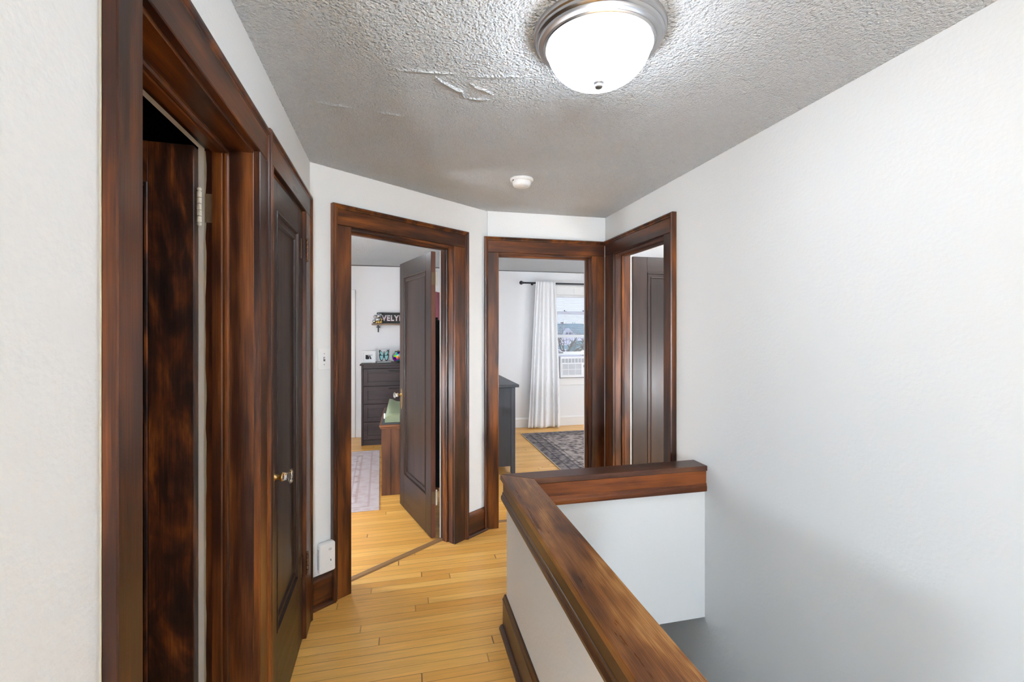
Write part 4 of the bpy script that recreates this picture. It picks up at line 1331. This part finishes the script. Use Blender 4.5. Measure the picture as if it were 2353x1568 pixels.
def curt(off):
    def fn(u, v):
        z = 0.012 + 2.262 * v
        hang = (1 - v)
        xl = -0.150 - 0.125 * hang ** 0.9; xr = 0.165 + 0.080 * hang ** 0.8
        n = 6.5
        x = xl + (xr - xl) * u + 0.012 * math.sin(2 * PI * 3 * u + 4 * v) * hang
        amp = 0.010 + 0.020 * hang
        rod_gap = 0.026 * max(0.0, 1 - abs(z - 2.245) / 0.05)
        y = -0.034 - 0.012 * hang + amp * math.sin(2 * PI * n * (u + 0.05 * math.sin(5 * u)) + 0.6 * hang) * (0.7 + 0.3 * math.sin(9 * u)) + off
        z += 0.010 * math.sin(11 * u) * max(0, hang - 0.9) * 8
        return (x, y, z)
    return fn


mb = MB(); mb.grid(curt(0.0), 130, 60)
g1 = mb.bm.verts[:]
cuo = mb.build('curtain_panel', M['curtain'], cu, smooth=True)
so = cuo.modifiers.new('thickness', 'SOLIDIFY'); so.thickness = 0.003
# vine embroidery
cf = curt(-0.004)
stitch = simple('white_raised_stitching', (0.80, 0.80, 0.82), 0.9)
for u0 in (0.10, 0.30, 0.52, 0.74, 0.90):
    for k in range(16):
        v0 = 0.03 + 0.058 * k + random.uniform(-0.01, 0.01)
        pts = [cf(u0 + 0.030 * math.sin(6 * (v0 + dv)) + dv * (0.6 if k % 2 else -0.6), v0 + dv) for dv in [0.006 * j for j in range(7)]]
        MB().tube(pts, [0.0008, 0.002, 0.003, 0.003, 0.003, 0.002, 0.0008], 5).build('stitched_sprig', stitch, cu)

# grey dresser in the window room
gd = tag(empty('grey_dresser', loc=(0.70, 4.72, 0)), 'grey painted dresser seen end on through the end doorway', 'dresser')
GW, GL = 0.445, 1.45
mb = MB()
mb.box(0.0, GW - 0.045, 0.008, 0.03, 0.075, 0.915, 0.001); mb.box(0.0, GW - 0.045, GL - 0.03, GL - 0.008, 0.075, 0.915); mb.box(0, 0.02, 0.03, GL - 0.03, 0.075, 0.915)
mb.box(0.0, GW - 0.02, 0.03, GL - 0.03, 0.075, 0.095)
mb.build('carcass', M['greywood'], gd)
for y in (0.0, GL - 0.045):
    for x in (0.0, GW - 0.045):
        MB().box(x, x + 0.045, y, y + 0.045, 0, 0.915, 0.002).build('post', M['greywood'], gd)
MB().box(-0.005, GW + 0.035, -0.03, GL + 0.03, 0.915, 0.945, 0.004).build('top', M['greywood'], gd)
for k in range(3):
    for j in range(2):
        y0 = 0.05 + 0.68 * j
        dr = MB().box(GW - 0.02, GW - 0.002, y0, y0 + 0.67, 0.105 + 0.268 * k, 0.105 + 0.268 * k + 0.258, 0.003).build('drawer', M['greywood'], gd)
        MB().lathe([(0.006, 0), (0.006, 0.012), (0.015, 0.020), (0.012, 0.028), (0, 0.03)], (GW - 0.002, y0 + 0.335, 0.24 + 0.268 * k), 'x', 14).build('knob', M['black'], dr, smooth=True)

# dark rug
kw, kl = 2.2, 2.6
M['rugdark'] = rug_mat('faded_charcoal_rug', kw, kl, [(0.055, 0.050, 0.060), (0.46, 0.39, 0.36)], 0.22, ((0.060, 0.060, 0.078), 0.42, (0.05, 0.046, 0.055)), 16.0, (0.40, 0.64))
rgo = MB().box(0, kw, 0, kl, 0.0005, 0.009, 0.002).build('charcoal_rug', M['rugdark'], mtx=frame(1.655, 3.86, 0))
tag(rgo, 'faded charcoal and beige patterned rug under the window', 'rug')
tag(MB().box(-0.012, 0.0, 0, kl, 0.0005, 0.010, 0.002).build('binding', simple('pale_rug_binding', (0.62, 0.50, 0.38), 0.9), rgo), 'pale bound edge of the rug')


# ------------------------------------------------------------------ fill lamps added out of view to brighten hall and rooms
def flush(name, x, y, m, label, r=0.17):  # ceiling fixture added for fill light, out of view
    o = tag(empty(name, loc=(x, y, H)), label, 'lamp')
    MB().lathe([(0, 0), (r + 0.015, 0), (r + 0.018, -0.02), (r, -0.028), (0, -0.028)], (0, 0, 0), 'z', 40).build('ring', M['nickel'], o, smooth=False)
    pr_ = [(r * math.cos(PI / 2 * k / 12) if k < 12 else 0, -0.028 - 0.08 * math.sin(PI / 2 * k / 12)) for k in range(13)]
    MB().lathe(pr_, (0, 0, 0), 'z', 40).build('glass_bowl', M[m], o, smooth=True)
    return o


flush('bedroom_fill', -0.75, 4.35, 'bowl_bed', 'flush fill lamp added on the bedroom ceiling, out of view')
flush('window_room_fill', 2.45, 5.0, 'bowl_room', 'flush fill lamp added on the window room ceiling, out of view', 0.2)
flush('side_room_fill', 2.6, 2.2, 'bowl_bath', 'flush fill lamp added on the side room ceiling, out of view')
def globe_fill(name, x, y, z, m, label):  # glowing globe on a stand, added as unseen fill light
    o = tag(empty(name, loc=(x, y, 0)), label, 'lamp')
    MB().lathe([(0, 0.0005), (0.14, 0.0005), (0.14, 0.012), (0.03, 0.025), (0.012, 0.05), (0.012, z - 0.18), (0.05, z - 0.165), (0.05, z - 0.153), (0, z - 0.153)], (0, 0, 0), 'z', 24).build('stand', M['nickel'], o)
    MB().ball((0, 0, z), 0.155, u=32, v=20).build('globe', M[m], o, smooth=True)


globe_fill('landing_globe_fill', -1.6, -4.2, 1.0, 'globe_side', 'globe fill lamp added at the left of the landing behind the viewer')  # added to light the hall side of the half wall
globe_fill('rear_globe_fill', 0.1, -4.5, 1.0, 'globe', 'globe fill lamp added in the hall behind the viewer')  # added to lift the ceiling and walls evenly
globe_fill('bedroom_globe_fill', -1.75, 3.5, 0.9, 'globe_room', 'globe fill lamp added in the unseen left corner of the bedroom')
globe_fill('window_room_globe_fill', 3.9, 4.4, 0.9, 'globe_room', 'globe fill lamp added in the unseen right corner of the window room')
globe_fill('side_room_globe_fill', 2.9, 1.6, 0.9, 'globe_room', 'globe fill lamp added out of view in the side room')
flush('rear_hall_fill', 0.1, -1.5, 'bowl_back', 'flush fill lamp added on the hall ceiling behind the viewer', 0.2)  # added to brighten the near floor from behind

# ------------------------------------------------------------------ outdoors
GZ = -3.2
gp = [(9, -3.2), (24, -3.0), (36, -1.9), (60, -0.75), (80, 0.32), (84, 0.30), (88, -2.2), (400, -2.2), (400, -4), (9, -4)]
struct(MB().poly(gp, -150, 250, 'x').build('ground', M['snow']), 'pale snowy ground outside the window', 'ground')


def at(px, py, Y):
    """world point on the plane y=Y seen at a photo pixel"""
    th = math.radians(13.2116); a = (px - 1176.5) / 1050.0
    u = a * math.cos(th) + math.sin(th); v = -a * math.sin(th) + math.cos(th)
    D = Y / v
    return D * u, 1.53 - (py - 757.0) / 1050.0 * D


def house(name, cx, cy, w, l, eave, ridge_h, label, roofm='roofteal', gable=None, chimney=False, GZ=-2.2):
    o = tag(empty(name, loc=(cx, cy, GZ)), label, 'house')
    MB().box(-w / 2, w / 2, 0, l, 0, eave).build('wall', M['housewhite'], o)
    rf = MB().poly([(-0.5, eave - 0.1), (l / 2, ridge_h), (l + 0.5, eave - 0.1), (l + 0.5, eave + 0.15), (l / 2, ridge_h + 0.3), (-0.5, eave + 0.15)], -w / 2 - 0.4, w / 2 + 0.4, 'x').build('roof', M[roofm], o)
    if gable:
        gx, gw, gh = gable
        MB().poly([(gx - gw / 2, eave - 0.2), (gx + gw / 2, eave - 0.2), (gx, eave + gh)], -0.8, l * 0.3, 'y').build('dormer_wall', M['housewhite'], o)
        mb = MB()
        for s in (-1, 1):
            mb.poly([(gx + s * (gw / 2 + 0.4), eave - 0.45), (gx, eave + gh), (gx, eave + gh + 0.25), (gx + s * (gw / 2 + 0.5), eave - 0.2)], -1.1, l * 0.3, 'y')
        mb.build('dormer_roof', M['housewhite'], o)
        mb = MB()
        for dx in (-0.55, 0.55):
            mb.box(gx + dx * 0.6 - 0.22, gx + dx * 0.6 + 0.22, -0.86, -0.8, eave - 0.1, eave + gh * 0.42)
        mb.build('dormer_window', M['housedark'], o)
    if chimney:
        MB().box(-1.45, -0.95, l / 2 - 0.3, l / 2 + 0.3, ridge_h - 0.5, ridge_h + 0.65).build('chimney', M['brick'], o)
    for k in range(3):
        x = -w / 2 + w * (k + 0.5) / 3
        MB().box(x - 0.1 * w / 2, x + 0.1 * w / 2, -0.03, 0.02, eave * 0.3, eave * 0.7).build('window', M['housedark'], o)
    return o


x0, z0 = at(1303, 768, 90); x1, z1 = at(1303, 747, 90)
house('far_house', x0 + 1.5, 90, 9, 8, z0 + 2.2, z1 + 2.2, 'distant house with pale teal roof and white gable', gable=(-1.5, 1.9, 0.95), chimney=True)
x0, z0 = at(1341, 766, 100); x1, z1 = at(1341, 757, 100)
house('white_roofed_house', x0, 100, 4, 6, z0 + 2.2, z1 + 2.2, 'distant house with snowy white roof right of the gabled one', roofm='housewhite')
x0, z0 = at(1348, 811, 40); x1, z1 = at(1348, 791, 40)
house('teal_roofed_shed', x0 + 0.2, 40, 1.5, 2.4, z0 + 1.75, z1 + 1.75, 'nearer small building with teal roof beside the bare tree', GZ=-1.75)
x0, z0 = at(1290, 808, 55); x1, z1 = at(1290, 800, 55)
house('low_garage', x0 - 0.5, 55, 3.2, 3.0, z0 + 1.05, z1 + 1.05, 'low garage below the bare branches', GZ=-1.05)


def conifer(px, py, rad, Y, GZ=-2.2):
    x, z = at(px, py, Y)
    o = tag(empty('evergreen_tree', loc=(x, Y, GZ)), None, 'tree', 'evergreens beyond the far house')
    hh = z - GZ
    mb = MB()
    for k in range(7):
        b = hh * (0.25 + 0.10 * k); t = min(hh, b + hh * 0.2)
        mb.lathe([(rad * (1 - k / 8.0), b), (0.0 if k == 6 else rad * 0.25 * (1 - k / 8), t if k < 6 else hh)], (0, 0, 0), 'z', 10)
    mb.build('foliage', M['conifer'], o)
    MB().tube([(0, 0, 0), (0, 0, hh * 0.5)], [0.3, 0.15], 8).build('trunk', M['bark'], o)
    return o


for (px, py, r, lb) in ((1309, 745, 0.9, 'leftmost small evergreen above the distant roof ridge'), (1316, 740, 0.9, 'middle evergreen, rising above the distant roof ridge'), (1321, 740, 0.9, 'rightmost tall evergreen above the distant roof ridge')):
    conifer(px, py, r, {1309: 112, 1316: 122, 1321: 132}[px])['label'] = lb

# bare tree outside
bx, bz = at(1302, 800, 16)
bt_ = tag(empty('bare_tree', loc=(bx, 16, -3.1)), 'leafless tree with curving brown branches outside the window', 'tree')
mb = MB()
rnd = random.Random(3)


def branch(p, d, L, r, depth):
    pts = [Vector(p)]; rr = [r]
    n = 5
    dd = Vector(d).normalized()
    for i in range(n):
        dd = (dd + Vector((rnd.uniform(-.28, .28), rnd.uniform(-.15, .15), rnd.uniform(-.22, .16)))).normalized()
        pts.append(pts[-1] + dd * L / n); rr.append(r * (1 - 0.75 * (i + 1) / n))
    mb.tube(pts, rr, 6)
    if depth > 0:
        for k in range(4 if depth > 1 else 3):
            i = rnd.randint(1, n)
            nd_ = (dd + Vector((rnd.uniform(-1.1, 1.1), rnd.uniform(-.5, .5), rnd.uniform(-.5, .6)))).normalized()
            branch(pts[i], nd_, L * rnd.uniform(0.5, 0.75), max(0.008, rr[i] * 0.75), depth - 1)


base_z = 3.65
for d in ((-0.75, 0, 0.65), (0.85, 0.1, 0.5), (0.2, -0.2, 1.0), (1.0, 0, 0.45), (-0.3, 0.2, 0.9), (-1.0, 0.1, 0.7), (0.6, -0.3, 0.8)):
    branch((0, 0, base_z), d, 0.85, 0.026, 3)
mb.build('branches', M['bark'], bt_)
MB().tube([(0.15, 0, 0), (0.05, 0, 1.5), (0, 0, base_z - 0.3)], [0.12, 0.08, 0.045], 10).build('trunk', M['bark'], bt_)
